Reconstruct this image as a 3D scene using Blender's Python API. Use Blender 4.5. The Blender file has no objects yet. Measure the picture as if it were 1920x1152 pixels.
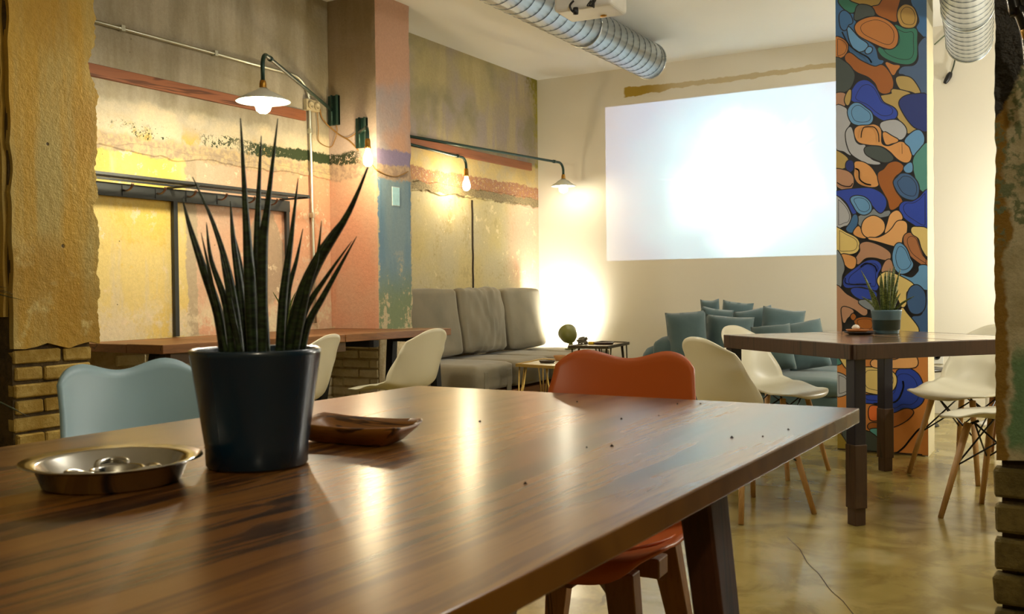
import bpy, bmesh, math, random
from mathutils import Vector, Matrix
random.seed(7)
SC = bpy.context.scene
COL = SC.collection
# ------------------------------------------------------------------ camera
FPX, CAMH = 1835.0, 0.985
YAW, PITCH, ROLL = math.radians(30.28), -math.radians(0.979), math.radians(0.635)
_fw = Vector((-math.sin(YAW)*math.cos(PITCH), math.cos(YAW)*math.cos(PITCH), math.sin(PITCH)))
_rt = Vector((math.cos(YAW), math.sin(YAW), 0.0))
_up = _rt.cross(_fw)
CR = _rt*math.cos(ROLL) - _up*math.sin(ROLL)
CU = _rt*math.sin(ROLL) + _up*math.cos(ROLL)
CF = _fw
CO = Vector((0, 0, CAMH))
cam = bpy.data.cameras.new('camera')
cam.sensor_width = 36.0
cam.lens = FPX/1920*36.0
cam.clip_start = 0.02
cam.dof.use_dof = True
cam.dof.focus_distance = 4.6
cam.dof.aperture_fstop = 12.0
camo = bpy.data.objects.new('camera', cam)
COL.objects.link(camo)
m3 = Matrix((CR, CU, -CF)).transposed()
camo.matrix_world = Matrix.Translation(CO) @ m3.to_4x4()
SC.camera = camo
# ------------------------------------------------------------------ world, exposure
w = bpy.data.worlds.new('world'); SC.world = w; w.use_nodes = True
w.node_tree.nodes['Background'].inputs[0].default_value = (1.0, 0.85, 0.6, 1)
w.node_tree.nodes['Background'].inputs[1].default_value = 0.0
SC.view_settings.view_transform = 'Standard'
SC.view_settings.look = 'None'
SC.view_settings.exposure = 0.5
SC.view_settings.gamma = 1.0
SC.view_settings.use_curve_mapping = False
SC.cycles.max_bounces = 5; SC.cycles.diffuse_bounces = 3; SC.cycles.glossy_bounces = 3; SC.cycles.caustics_reflective = False; SC.cycles.caustics_refractive = False; SC.cycles.transmission_bounces = 2

# pixel (1920x1152) -> world point on a plane
def P(px, py, x=None, y=None, z=None, d=None):
    r = CF + CR*((px-960)/FPX) - CU*((py-576)/FPX)
    if x is not None: t = x/r.x
    elif y is not None: t = y/r.y
    elif z is not None: t = (z-CAMH)/r.z
    else: t = d
    return CO + r*t

# room dimensions (metres)
WX, PIERX, PY0, PY1 = -4.46, -4.05, 5.178, 5.568
FY, CEIL = 8.155, 2.97
RX, BY = 2.2, -3.2
LPX, LPY0, LPY1 = -3.70, 2.36, 2.77
RPX = -0.166
CX0, CX1, CY0, CY1 = -1.276, -0.770, 6.053, 6.34
TZ = 0.75

# ------------------------------------------------------------------ lights
def lamp(name, kind, loc, power, color, radius=0.05, aim=None, size=None, blend=0.3):
    l = bpy.data.lights.new(name, kind); l.energy = power; l.color = color
    if kind in ('POINT', 'SPOT'): l.shadow_soft_size = radius
    if kind == 'SPOT': l.spot_size = size; l.spot_blend = blend
    o = bpy.data.objects.new(name, l); COL.objects.link(o); o.location = loc
    if aim is not None:
        o.rotation_euler = (Vector(aim)-Vector(loc)).to_track_quat('-Z', 'Y').to_euler()
    return o
WARM = (1.0, 0.68, 0.30)
WARMW = (1.0, 0.95, 0.80)
K = 1.0
PROJ = Vector((-2.36, 4.95, 2.53))
SCR = (-3.757, -1.28, 1.243, 2.64)

# ------------------------------------------------------------------ helpers
def lin(c):
    return tuple((x/255/12.92 if x/255 <= 0.04045 else ((x/255+0.055)/1.055)**2.4) for x in c)
class NT:
    def __init__(s, name):
        s.m = bpy.data.materials.new(name); s.m.use_nodes = True
        s.t = s.m.node_tree; s.b = s.t.nodes['Principled BSDF']
        s._g = None
    def n(s, t, **k):
        x = s.t.nodes.new(t)
        for a, v in k.items(): setattr(x, a, v)
        return x
    def put(s, sock, v):
        if isinstance(v, bpy.types.NodeSocket): s.t.links.new(v, sock)
        elif isinstance(v, (tuple, list)) and len(v) == 3 and sock.type == 'RGBA': sock.default_value = (*v, 1)
        else: sock.default_value = v
    def pos(s):
        if s._g is None:
            s._g = s.n('ShaderNodeNewGeometry').outputs['Position']
        return s._g
    def obj(s): return s.n('ShaderNodeTexCoord').outputs['Object']
    def xyz(s, v=None):
        x = s.n('ShaderNodeSeparateXYZ'); s.put(x.inputs[0], v or s.pos()); return x.outputs
    def scale(s, v, sc):
        x = s.n('ShaderNodeVectorMath', operation='MULTIPLY'); s.put(x.inputs[0], v); x.inputs[1].default_value = sc; return x.outputs[0]
    def noise(s, sc=5, det=3, rough=0.5, v=None, dist=0.0, color=False):
        x = s.n('ShaderNodeTexNoise'); s.put(x.inputs['Vector'], v or s.pos())
        x.inputs['Scale'].default_value = sc; x.inputs['Detail'].default_value = det
        x.inputs['Roughness'].default_value = rough; x.inputs['Distortion'].default_value = dist
        return x.outputs[1 if color else 0]
    def vor(s, sc=5, v=None, feature='F1', out='Distance', rnd=1.0):
        x = s.n('ShaderNodeTexVoronoi', feature=feature); s.put(x.inputs['Vector'], v or s.pos()); x.inputs['Scale'].default_value = sc
        x.inputs['Randomness'].default_value = rnd
        return x.outputs[out]
    def mth(s, op, a, b=0.0, c=None, clamp=False):
        x = s.n('ShaderNodeMath', operation=op); x.use_clamp = clamp
        s.put(x.inputs[0], a); s.put(x.inputs[1], b)
        if c is not None: s.put(x.inputs[2], c)
        return x.outputs[0]
    def add(s, a, b): return s.mth('ADD', a, b)
    def sub(s, a, b): return s.mth('SUBTRACT', a, b)
    def mul(s, a, b): return s.mth('MULTIPLY', a, b)
    def ss(s, v, lo, hi):
        x = s.n('ShaderNodeMapRange', interpolation_type='SMOOTHSTEP'); s.put(x.inputs[0], v)
        x.inputs[1].default_value = lo; x.inputs[2].default_value = hi
        return x.outputs[0]
    def mix(s, f, a, b):
        x = s.n('ShaderNodeMix', data_type='RGBA'); s.put(x.inputs[0], f); s.put(x.inputs[6], a); s.put(x.inputs[7], b); return x.outputs[2]
    def ramp(s, f, stops):
        x = s.n('ShaderNodeValToRGB'); s.put(x.inputs[0], f); e = x.color_ramp.elements
        while len(e) < len(stops): e.new(0.5)
        for i, (p, c) in enumerate(stops): e[i].position = p; e[i].color = (*c, 1)
        return x.outputs[0]
    def grit(s, c, amt=.22, sc=55):
        a = s.noise(sc, 4, .75); b = s.noise(sc*4, 2, .6)
        f = s.add(1-amt, s.mul(s.add(s.mul(a, .65), s.mul(b, .35)), 2*amt))
        x = s.n('ShaderNodeVectorMath', operation='SCALE'); s.put(x.inputs[0], c); s.put(x.inputs[3], f); return x.outputs[0]
    def fin(s, color=None, rough=0.7, metal=0.0, bump=None, bstr=0.3, bdist=0.01, spec=None, coat=0.0, coatr=0.1, sheen=0.0):
        b = s.b
        if color is not None: s.put(b.inputs['Base Color'], color)
        s.put(b.inputs['Roughness'], rough); s.put(b.inputs['Metallic'], metal)
        if spec is not None: s.put(b.inputs['Specular IOR Level'], spec)
        if coat: b.inputs['Coat Weight'].default_value = coat; b.inputs['Coat Roughness'].default_value = coatr
        if sheen: b.inputs['Sheen Weight'].default_value = sheen
        if bump is not None:
            x = s.n('ShaderNodeBump'); x.inputs['Strength'].default_value = bstr; x.inputs['Distance'].default_value = bdist
            s.put(x.inputs['Height'], bump); s.t.links.new(x.outputs[0], b.inputs['Normal'])
        return s.m
def simple(name, c, rough=0.6, metal=0.0, var=0.12, sc=12, bstr=0.15, bsc=60, bdist=0.002, **k):
    n = NT(name); c = lin(c); a = tuple(x*(1-var) for x in c); b = tuple(min(1, x*(1+var)) for x in c)
    f = n.noise(sc, 3, v=n.obj())
    return n.fin(n.mix(f, a, b), rough, metal, n.noise(bsc, 2, v=n.obj()), bstr, bdist, **k)
def emis(name, c, strength):
    n = NT(name); n.fin((0.8, 0.8, 0.8), 0.4)
    n.b.inputs['Emission Color'].default_value = (*c, 1); n.b.inputs['Emission Strength'].default_value = strength
    return n.m

def tag(o, label=None, cat=None, group=None, kind=None):
    if label: o['label'] = label
    if cat: o['category'] = cat
    if group: o['group'] = group
    if kind: o['kind'] = kind
    return o
def thing(name, label, cat, loc=(0, 0, 0), rz=0.0, group=None):
    o = bpy.data.objects.new(name, None); COL.objects.link(o); o.empty_display_size = 0.1
    o.location = loc; o.rotation_euler = (0, 0, rz)
    return tag(o, label, cat, group)
def link(name, me, parent=None, loc=None, rot=None):
    o = bpy.data.objects.new(name, me); COL.objects.link(o)
    if parent is not None: o.parent = parent
    if loc is not None: o.location = loc
    if rot is not None: o.rotation_euler = rot
    return o
def mesh(name, V, Fc, mat, parent=None, smooth=False, loc=None, rot=None):
    me = bpy.data.meshes.new(name); me.from_pydata([tuple(v) for v in V], [], Fc); me.update()
    if mat is not None: me.materials.append(mat)
    if smooth: me.polygons.foreach_set('use_smooth', [True]*len(me.polygons))
    return link(name, me, parent, loc, rot)
def bmobj(name, bm, mat, parent=None, smooth=False, loc=None, rot=None):
    bmesh.ops.recalc_face_normals(bm, faces=bm.faces)
    me = bpy.data.meshes.new(name); bm.to_mesh(me); bm.free()
    if mat is not None: me.materials.append(mat)
    if smooth: me.polygons.foreach_set('use_smooth', [True]*len(me.polygons))
    return link(name, me, parent, loc, rot)
def box(name, lo, hi, mat, parent=None, bev=0.0, seg=2, loc=None, rot=None, smooth=False):
    bm = bmesh.new(); bmesh.ops.create_cube(bm, size=1)
    for v in bm.verts:
        v.co = Vector([lo[i]+(hi[i]-lo[i])*(v.co[i]+0.5) for i in range(3)])
    if bev > 0: bmesh.ops.bevel(bm, geom=list(bm.edges), offset=bev, segments=seg, affect='EDGES', profile=0.5)
    return bmobj(name, bm, mat, parent, smooth, loc, rot)
def hexa(name, pts8, mat, parent=None, bev=0.0):     # 4 bottom + 4 top corners
    bm = bmesh.new(); v = [bm.verts.new(p) for p in pts8]
    for f in ((3, 2, 1, 0), (4, 5, 6, 7), (0, 1, 5, 4), (1, 2, 6, 5), (2, 3, 7, 6), (3, 0, 4, 7)): bm.faces.new([v[i] for i in f])
    if bev > 0: bmesh.ops.bevel(bm, geom=list(bm.edges), offset=bev, segments=2, affect='EDGES', profile=0.5)
    return bmobj(name, bm, mat, parent)
def lathe(name, prof, mat, parent=None, loc=None, seg=32, rot=None, smooth=True, closed=False):
    V, Fc = [], []
    n = len(prof)
    for i in range(seg):
        a = 2*math.pi*i/seg
        for r, z in prof: V.append((r*math.cos(a), r*math.sin(a), z))
    for i in range(seg):
        j = (i+1) % seg
        for k in range(n-1 if not closed else n):
            k2 = (k+1) % n
            Fc.append((i*n+k, j*n+k, j*n+k2, i*n+k2))
    bm = bmesh.new(); vs = [bm.verts.new(v) for v in V]
    for f in Fc: bm.faces.new([vs[i] for i in f])
    bmesh.ops.remove_doubles(bm, verts=bm.verts, dist=1e-5)
    o = bmobj(name, bm, mat, parent, smooth, loc, rot)
    return o
def catmull(pts, n=6, closed=False):
    pts = [Vector(p) for p in pts]; N = len(pts); out = []
    rng = range(N if closed else N-1)
    for i in rng:
        if closed: p0, p1, p2, p3 = pts[(i-1) % N], pts[i], pts[(i+1) % N], pts[(i+2) % N]
        else: p0, p1, p2, p3 = pts[max(i-1, 0)], pts[i], pts[i+1], pts[min(i+2, N-1)]
        for k in range(n):
            t = k/n
            out.append(0.5*((2*p1)+(p2-p0)*t+(2*p0-5*p1+4*p2-p3)*t*t+(3*p1-p0-3*p2+p3)*t**3))
    if not closed: out.append(pts[-1])
    return out
def tube(name, pts, r, mat, parent=None, seg=10, loc=None, sub=0, cap=True, flat=1.0):
    pts = [Vector(p) for p in pts]
    if sub: pts = catmull(pts, sub)
    n = len(pts); rs = r if isinstance(r, (list, tuple)) else None
    V, Fc = [], []; up = None
    for i, p in enumerate(pts):
        t = (pts[min(i+1, n-1)]-pts[max(i-1, 0)]).normalized()
        if up is None:
            up = Vector((0, 0, 1)) if abs(t.z) < 0.9 else Vector((1, 0, 0))
        a = t.cross(up).normalized(); up = a.cross(t).normalized()
        if rs:
            q = i/(n-1)*(len(rs)-1); k = min(int(q), len(rs)-2); rad = rs[k]+(rs[k+1]-rs[k])*(q-k)
        else: rad = r
        for k in range(seg):
            an = 2*math.pi*k/seg
            V.append(p+a*math.cos(an)*rad+up*math.sin(an)*rad*flat)
    for i in range(n-1):
        for k in range(seg):
            k2 = (k+1) % seg
            Fc.append((i*seg+k, i*seg+k2, (i+1)*seg+k2, (i+1)*seg+k))
    if cap: Fc.append(tuple(range(seg-1, -1, -1))); Fc.append(tuple((n-1)*seg+k for k in range(seg)))
    return mesh(name, V, Fc, mat, parent, True, loc)
def bar(name, a, b, w, t, mat, parent=None, bev=0.0, upv=(0, 0, 1)):
    a, b = Vector(a), Vector(b); d = (b-a).normalized(); u = Vector(upv)
    if abs(d.dot(u)) > 0.95: u = Vector((1, 0, 0))
    s = d.cross(u).normalized(); u = s.cross(d).normalized()
    pts = [a+s*w/2*i+u*t/2*j for i, j in ((-1, -1), (1, -1), (1, 1), (-1, 1))]+[b+s*w/2*i+u*t/2*j for i, j in ((-1, -1), (1, -1), (1, 1), (-1, 1))]
    return hexa(name, pts, mat, parent, bev)
def dup_tree(o, parent=None):
    c = o.copy(); COL.objects.link(c); c.parent = parent
    for ch in o.children: dup_tree(ch, c)
    return c
from mathutils import noise as mn
def nz(v, s=1.0, seed=0.0): return mn.noise(Vector(v)*s+Vector((seed, seed*1.7, seed*0.3)))

# ------------------------------------------------------------------ materials
def m_leftwall():
    n = NT('peeling_wall_paint'); x, y, z = n.xyz()
    big = n.noise(1.3, 4); med = n.noise(5, 5, 0.6); fine = n.noise(28, 4, 0.65); hi = n.noise(90, 3, 0.6)
    streak = n.noise(6, 4, 0.6, v=n.scale(n.pos(), (1, 1, 0.18)))
    zz = n.add(z, n.mul(n.sub(med, 0.5), 0.10)); zf = n.add(zz, n.mul(n.sub(fine, 0.5), 0.05))
    yy = n.add(y, n.mul(n.sub(med, 0.5), 0.08)); yf = n.add(yy, n.mul(n.sub(fine, 0.5), 0.04))
    # near half of the wall
    up = n.mix(n.ss(streak, .3, .7), lin((150, 140, 116)), lin((180, 170, 148)))
    up = n.mix(n.mul(n.ss(big, .45, .7), .5), up, lin((142, 126, 78)))
    cream = n.mix(n.ss(med, .35, .65), lin((212, 196, 160)), lin((190, 180, 156)))
    c = n.mix(n.ss(zf, 2.06, 1.99), up, cream)
    c = n.mix(n.mul(n.ss(med, .52, .62), n.ss(zf, 2.0, 1.85)), c, lin((205, 165, 80)))
    rough = n.mix(n.ss(fine, .4, .6), lin((196, 172, 128)), lin((168, 148, 120)))
    c = n.mix(n.ss(zf, 1.87, 1.83), c, rough)
    gsol = n.mul(n.ss(zf, 1.845, 1.86), n.ss(zf, 1.935, 1.92))
    gpatch = n.ss(n.add(n.add(n.mul(fine, .5), n.mul(hi, .5)), n.mul(n.sub(y, 4.25), .22)), .48, .52)
    gpatch = n.mth('MAXIMUM', gpatch, n.mul(n.ss(hi, .55, .6), n.ss(med, .5, .56)))
    gpatch = n.mul(gpatch, n.mth('MAXIMUM', n.ss(n.noise(1.7, 2), .42, .5), n.ss(y, 4.2, 4.5)))
    c = n.mix(n.mul(gsol, gpatch), c, lin((44, 58, 26)))
    panel = n.ss(zf, 1.765, 1.745)
    yel = n.mix(n.ss(big, .4, .62), lin((222, 190, 92)), lin((216, 194, 126)))
    yel = n.mix(n.mul(n.ss(streak, .50, .62), .8), yel, lin((206, 190, 150)))
    yel = n.mix(n.mul(n.ss(n.add(n.mul(med, .6), n.mul(fine, .4)), .54, .60), .6), yel, lin((214, 180, 84)))
    pink = n.mix(n.ss(big, .38, .62), lin((214, 160, 126)), lin((206, 172, 142)))
    pink = n.mix(n.mul(n.ss(streak, .55, .72), .6), pink, lin((196, 138, 100)))
    pink = n.mix(n.mul(n.ss(n.add(n.mul(med, .6), n.mul(fine, .4)), .55, .60), .6), pink, lin((208, 180, 152)))
    pc = n.mix(n.ss(yf, 3.955, 3.975), yel, pink)
    seam = n.mul(n.ss(yf, 3.915, 3.93), n.ss(yf, 4.01, 3.995))
    pc = n.mix(seam, pc, lin((178, 160, 130)))
    # scraped grey oval
    dy = n.mth('DIVIDE', n.sub(yf, 4.56), .17); dz = n.mth('DIVIDE', n.sub(zf, 1.20), .30)
    ov = n.add(n.mul(dy, dy), n.mul(dz, dz))
    pc = n.mix(n.ss(ov, 1.05, .9), pc, lin((176, 150, 122)))
    low = n.mul(n.ss(zz, 1.05, .80), n.ss(n.add(med, n.mul(fine, .4)), .62, .78))
    pc = n.mix(low, pc, lin((216, 202, 166)))
    spots = n.ss(n.vor(9), .09, .06); spots = n.mul(spots, n.ss(med, .5, .6))
    chip = n.mul(n.ss(n.noise(11, 6, .72), .585, .60), n.ss(n.noise(1.9, 3), .46, .58))
    spots = n.mth('MAXIMUM', spots, n.mul(chip, .85))
    pc = n.mix(spots, pc, lin((225, 205, 170)))
    c = n.mix(panel, c, pc)
    # far (recessed) half
    u2 = n.mix(n.ss(big, .36, .6), lin((172, 156, 108)), lin((160, 146, 136)))
    u2 = n.mix(n.mul(n.ss(streak, .5, .64), .6), u2, lin((184, 166, 120)))
    u2 = n.mix(n.mul(n.ss(n.noise(2.3, 3), .5, .66), .8), u2, lin((140, 132, 96)))
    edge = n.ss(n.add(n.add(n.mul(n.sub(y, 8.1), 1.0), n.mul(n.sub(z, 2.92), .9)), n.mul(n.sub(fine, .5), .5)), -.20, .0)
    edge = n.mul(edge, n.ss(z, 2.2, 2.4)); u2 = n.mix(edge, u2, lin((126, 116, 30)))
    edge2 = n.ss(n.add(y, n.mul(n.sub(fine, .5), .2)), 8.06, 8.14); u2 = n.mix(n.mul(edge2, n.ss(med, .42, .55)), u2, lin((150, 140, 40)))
    y2 = n.mix(n.ss(med, .4, .6), lin((208, 182, 122)), lin((198, 178, 136)))
    c2 = n.mix(n.ss(zf, 2.16, 2.12), u2, y2)
    mauve = n.mix(n.ss(fine, .4, .6), lin((156, 106, 92)), lin((170, 124, 80)))
    c2 = n.mix(n.mul(n.ss(zf, 1.955, 1.945), n.ss(n.add(hi, fine), .82, .92)), c2, mauve)
    grey = n.mix(n.ss(hi, .4, .6), lin((150, 132, 96)), lin((120, 106, 76)))
    c2 = n.mix(n.ss(zf, 1.845, 1.835), c2, grey)
    p2 = n.mix(n.ss(big, .4, .62), lin((204, 186, 130)), lin((196, 184, 148)))
    p2 = n.mix(n.mul(n.ss(n.add(n.mul(med, .6), n.mul(fine, .4)), .54, .60), .55), p2, lin((178, 160, 112)))
    p2 = n.mix(n.mul(n.ss(streak, .55, .72), .5), p2, lin((184, 160, 100)))
    p2 = n.mix(n.mul(n.ss(yf, 7.45, 7.95), n.ss(zz, .9, 1.2)), p2, lin((226, 176, 150)))
    p2 = n.mix(spots, p2, lin((230, 214, 170)))
    c2 = n.mix(n.ss(zf, 1.775, 1.76), c2, p2)
    c = n.mix(n.ss(y, 5.3, 5.35), c, c2)
    # whitewashed brick below
    wb = n.mix(n.ss(fine, .35, .65), lin((214, 198, 160)), lin((190, 170, 130)))
    c = n.mix(n.ss(zz, .74, .72), c, wb)
    dots = n.ss(n.vor(14), .05, .035); dots = n.mul(dots, n.ss(n.noise(3, 2), .5, .56))
    c = n.mix(dots, c, lin((70, 58, 40)))
    h = n.add(n.mul(fine, .6), n.add(n.mul(med, .6), n.mul(hi, .25)))
    h = n.sub(h, n.mul(dots, .6)); h = n.add(h, n.mul(n.sub(1.0, panel), n.mul(fine, .8)))
    return n.fin(n.grit(c, .3), .85, 0, h, .5, .007)
def m_pier():
    n = NT('peeling_pier_paint'); x, y, z = n.xyz()
    big = n.noise(1.6, 4); med = n.noise(5, 5, 0.6); fine = n.noise(28, 4, 0.65); hi = n.noise(90, 3, 0.6)
    streak = n.noise(6, 4, 0.6, v=n.scale(n.pos(), (1, 1, 0.18)))
    zf = n.add(n.add(z, n.mul(n.sub(med, .5), .08)), n.mul(n.sub(fine, .5), .05))
    up = n.mix(n.ss(streak, .3, .7), lin((146, 130, 100)), lin((166, 148, 122)))
    up = n.mix(n.mul(n.ss(big, .45, .7), .5), up, lin((140, 116, 70)))
    up = n.mix(n.ss(z, 2.35, 2.0), up, lin((190, 168, 152)))
    gmask = n.mul(n.mul(n.ss(zf, 1.845, 1.86), n.ss(zf, 1.935, 1.92)), n.ss(n.add(fine, n.mul(hi, .7)), .76, .82))
    rough = n.mix(n.ss(fine, .4, .6), lin((186, 158, 128)), lin((160, 134, 112)))
    s = n.mix(n.ss(zf, 1.90, 1.87), up, rough)
    gmask = n.mul(gmask, n.ss(n.add(x, n.mul(fine, .1)), -4.10, -4.2))
    s = n.mix(gmask, s, lin((46, 52, 26)))
    pink = n.mix(n.ss(big, .38, .62), lin((206, 148, 116)), lin((200, 160, 130)))
    pink = n.mix(n.mul(n.ss(streak, .55, .72), .6), pink, lin((192, 116, 66)))
    s = n.mix(n.ss(zf, 1.755, 1.735), s, pink)
    wb = n.mix(n.ss(fine, .35, .65), lin((214, 198, 160)), lin((190, 170, 130)))
    s = n.mix(n.ss(zf, .74, .72), s, wb)
    # front face
    f1 = n.mix(n.ss(n.add(big, n.mul(n.sub(z, 2.3), .25)), .42, .62), lin((168, 154, 150)), lin((194, 150, 122)))
    f1 = n.mix(n.ss(zf, 1.955, 1.94), f1, lin((136, 122, 150)))
    f1 = n.mix(n.ss(zf, 1.85, 1.83), f1, rough)
    blue = n.mix(n.ss(streak, .35, .65), lin((104, 134, 154)), lin((126, 146, 152)))
    blue = n.mix(n.ss(n.add(z, n.mul(med, .25)), 1.32, 1.0), blue, lin((122, 134, 100)))
    peel = n.ss(n.add(n.add(n.mul(streak, .6), n.mul(fine, .4)), n.mul(n.sub(1.0, z), .22)), .53, .57)
    peel = n.mul(peel, n.ss(z, 1.35, 1.0))
    ey = n.mth('ABSOLUTE', n.sub(y, 5.373)); peel = n.mth('MAXIMUM', peel, n.ss(n.add(ey, n.mul(n.sub(fine, .5), .08)), .175, .19))
    blue = n.mix(peel, blue, lin((196, 176, 140)))
    f1 = n.mix(n.ss(zf, 1.755, 1.735), f1, blue)
    f1 = n.mix(n.ss(zf, .74, .72), f1, wb)
    nx = n.xyz(n.n('ShaderNodeNewGeometry').outputs['True Normal'])[0]
    c = n.mix(n.ss(nx, .4, .6), s, f1)
    dots = n.mul(n.ss(n.vor(14), .05, .035), n.ss(n.noise(3, 2), .5, .56))
    c = n.mix(dots, c, lin((90, 70, 50)))
    return n.fin(n.grit(c, .3), .85, 0, n.sub(n.add(fine, n.add(n.mul(med, .6), n.mul(hi, .3))), n.mul(dots, .6)), .5, .007)
def m_divider():
    n = NT('ochre_plaster'); x, y, z = n.xyz()
    big = n.noise(1.6, 4); med = n.noise(6, 5, 0.6); fine = n.noise(30, 4, .65); hi = n.noise(110, 3, .6)
    streak = n.noise(9, 4, 0.6, v=n.scale(n.pos(), (1, 1, 0.12)))
    c = n.mix(n.ss(streak, .35, .66), lin((186, 148, 54)), lin((176, 156, 92)))
    c = n.mix(n.mul(n.ss(big, .45, .65), .7), c, lin((166, 126, 34)))
    c = n.mix(n.mul(n.ss(med, .56, .68), n.ss(z, 1.4, .8)), c, lin((206, 186, 124)))
    dots = n.mul(n.ss(n.vor(7), .07, .05), n.ss(n.noise(2.2, 2), .5, .56)); c = n.mix(dots, c, lin((70, 54, 24)))
    return n.fin(n.grit(c, .25), .8, 0, n.sub(n.add(fine, n.add(n.mul(med, .8), n.mul(hi, .25))), n.mul(dots, 1.2)), .5, .012)
def m_rightpier():
    n = NT('stained_plaster'); x, y, z = n.xyz()
    med = n.noise(7, 5, .6); fine = n.noise(35, 4, .65); hi = n.noise(110, 3)
    c = n.mix(n.ss(med, .4, .6), lin((204, 196, 164)), lin((178, 168, 132)))
    xe = n.add(x, n.mul(n.sub(med, .5), .10))
    c = n.mix(n.ss(xe, -.140, -.150), c, lin((150, 116, 44)))
    t = n.mul(n.mul(n.ss(n.add(z, n.mul(med, .1)), .92, .86), n.ss(n.add(z, n.mul(med, .1)), .66, .70)), n.ss(xe, -.142, -.130))
    c = n.mix(t, c, lin((116, 152, 112)))
    c = n.mix(n.mul(n.ss(z, 1.04, 1.1), n.ss(fine, .5, .6)), c, lin((120, 130, 96)))
    k = n.ss(n.add(n.add(z, n.mul(n.sub(x, -.14), -2.2)), n.mul(n.sub(med, .5), .22)), 1.37, 1.39)
    c = n.mix(k, c, lin((26, 22, 12)))
    gl = n.mul(k, n.mul(n.ss(med, .6, .63), n.ss(z, 1.62, 1.6))); c = n.mix(gl, c, lin((120, 150, 70)))
    return n.fin(n.grit(c, .3), n.mix(k, (.85,)*3, (.45,)*3), 0, n.add(fine, n.add(n.mul(med, .8), n.mul(hi, .2))), .6, .012)
def m_brick(name, a, b, mortar_dark=False):
    n = NT(name); big = n.noise(9, 3); fine = n.noise(40, 4, .7)
    return n.fin(n.mix(n.ss(n.add(n.mul(big, .6), n.mul(fine, .4)), .38, .62), lin(a), lin(b)), .9, 0, n.add(fine, big), .7, .01)
def m_white(name, c, bs=.12, stain=False):
    n = NT(name); x, y, z = n.xyz(); f = n.noise(2, 3); fine = n.noise(60, 3)
    col = n.mix(f, lin(tuple(v*.97 for v in c)), lin(c))
    if stain:       # ragged strip of old ochre paint left above the projection
        xx = n.add(x, n.mul(n.sub(n.noise(14, 3), .5), .05))
        zl = n.add(2.755, n.mul(n.sub(x, -3.5), .012)); zd = n.mth('ABSOLUTE', n.sub(n.add(z, n.mul(n.sub(n.noise(10, 3), .5), .05)), zl))
        wd = n.add(.022, n.mul(n.ss(x, -3.0, -3.45), .022))
        msk = n.mul(n.ss(n.sub(wd, zd), -.003, .006), n.ss(xx, -3.58, -3.56))
        msk = n.mul(msk, n.ss(xx, -1.2, -1.4))
        fade = n.add(.55, n.mul(n.ss(x, -3.0, -3.4), .45))
        col = n.mix(n.mul(msk, fade), col, lin((168, 138, 40)))
    return n.fin(col, .75, 0, n.add(fine, f), bs, .004)
def m_floor():
    n = NT('polished_concrete'); x, y, z = n.xyz()
    big = n.noise(.9, 4, .6); med = n.noise(4, 5, .65, dist=.6); fine = n.noise(30, 4, .6)
    c = n.mix(n.ss(big, .35, .65), lin((142, 124, 62)), lin((168, 150, 92)))
    c = n.mix(n.mul(n.ss(med, .42, .62), .7), c, lin((118, 100, 46)))
    c = n.mix(n.mul(n.ss(n.noise(2.2, 3), .55, .7), .5), c, lin((186, 174, 128)))
    cr = n.vor(.55, v=n.n('ShaderNodeVectorMath', operation='ADD').outputs[0], feature='DISTANCE_TO_EDGE')
    dv = n.t.nodes[-1]
    va = [q for q in n.t.nodes if q.bl_idname == 'ShaderNodeVectorMath'][-1]
    n.put(va.inputs[0], n.pos()); nn = n.n('ShaderNodeVectorMath', operation='SCALE'); n.put(nn.inputs[0], n.noise(3, 4, color=True)); nn.inputs[3].default_value = .35
    n.put(va.inputs[1], nn.outputs[0])
    crack = n.mul(n.ss(cr, .004, .0015), n.ss(n.noise(1.1, 2), .56, .62))
    c = n.mix(n.mul(crack, .8), c, lin((60, 48, 22)))
    r = n.add(.10, n.mul(med, .22))
    return n.fin(c, r, 0, n.sub(n.add(n.mul(fine, .3), med), crack), .05, .004, spec=.6)
def m_wood(name, a, b, dk, axis=1, sc=1.0, rough=.32, coat=.0, coatr=.12, dens=1.0, bs=.1, obj=True):
    n = NT(name); p = n.obj() if obj else n.pos()
    st = [9.0*sc]*3; st[axis] = .7*sc
    v = n.scale(p, tuple(st))
    wv = n.noise(1.0, 3, .55, v=v, dist=1.2)
    ring = n.mth('FRACT', n.mul(wv, 7.0*dens)); ring = n.mth('ABSOLUTE', n.sub(ring, .5))
    st2 = [120.0*sc]*3; st2[axis] = 4*sc
    fine = n.noise(1, 3, .6, v=n.scale(p, tuple(st2)))
    big = n.noise(2.0, 3, v=n.scale(p, tuple(1.0 if i != axis else .3 for i in range(3))))
    c = n.mix(n.ss(big, .35, .65), lin(a), lin(b))
    c = n.mix(n.mul(n.ss(ring, .28, .04), n.ss(wv, .47, .60)), c, lin(dk))
    c = n.mix(n.mul(n.ss(fine, .5, .75), .35), c, lin(dk))
    return n.fin(c, n.add(rough, n.mul(n.sub(fine, .5), .15)), 0, n.add(fine, ring), bs, .002, coat=coat, coatr=coatr)
def m_fabric(name, c1, c2, sc=350, wr=3.0):
    n = NT(name); p = n.obj(); big = n.noise(3, 3, v=p); wv = n.noise(sc, 2, v=p); f2 = n.noise(60, 3, .6, v=n.scale(p, (1, 1, .25)))
    c = n.mix(n.ss(n.add(n.mul(big, .7), n.mul(wv, .3)), .35, .65), lin(c1), lin(c2))
    return n.fin(c, .9, 0, n.add(wv, n.mul(f2, .6)), .35, .003, sheen=.25)
MW = {}
MW['left'] = m_leftwall(); MW['pier'] = m_pier(); MW['div'] = m_divider(); MW['rp'] = m_rightpier()
MW['far'] = m_white('cream_wall_paint', (226, 220, 204), stain=True); MW['ceil'] = m_white('ceiling_paint', (236, 234, 226), .05)
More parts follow.
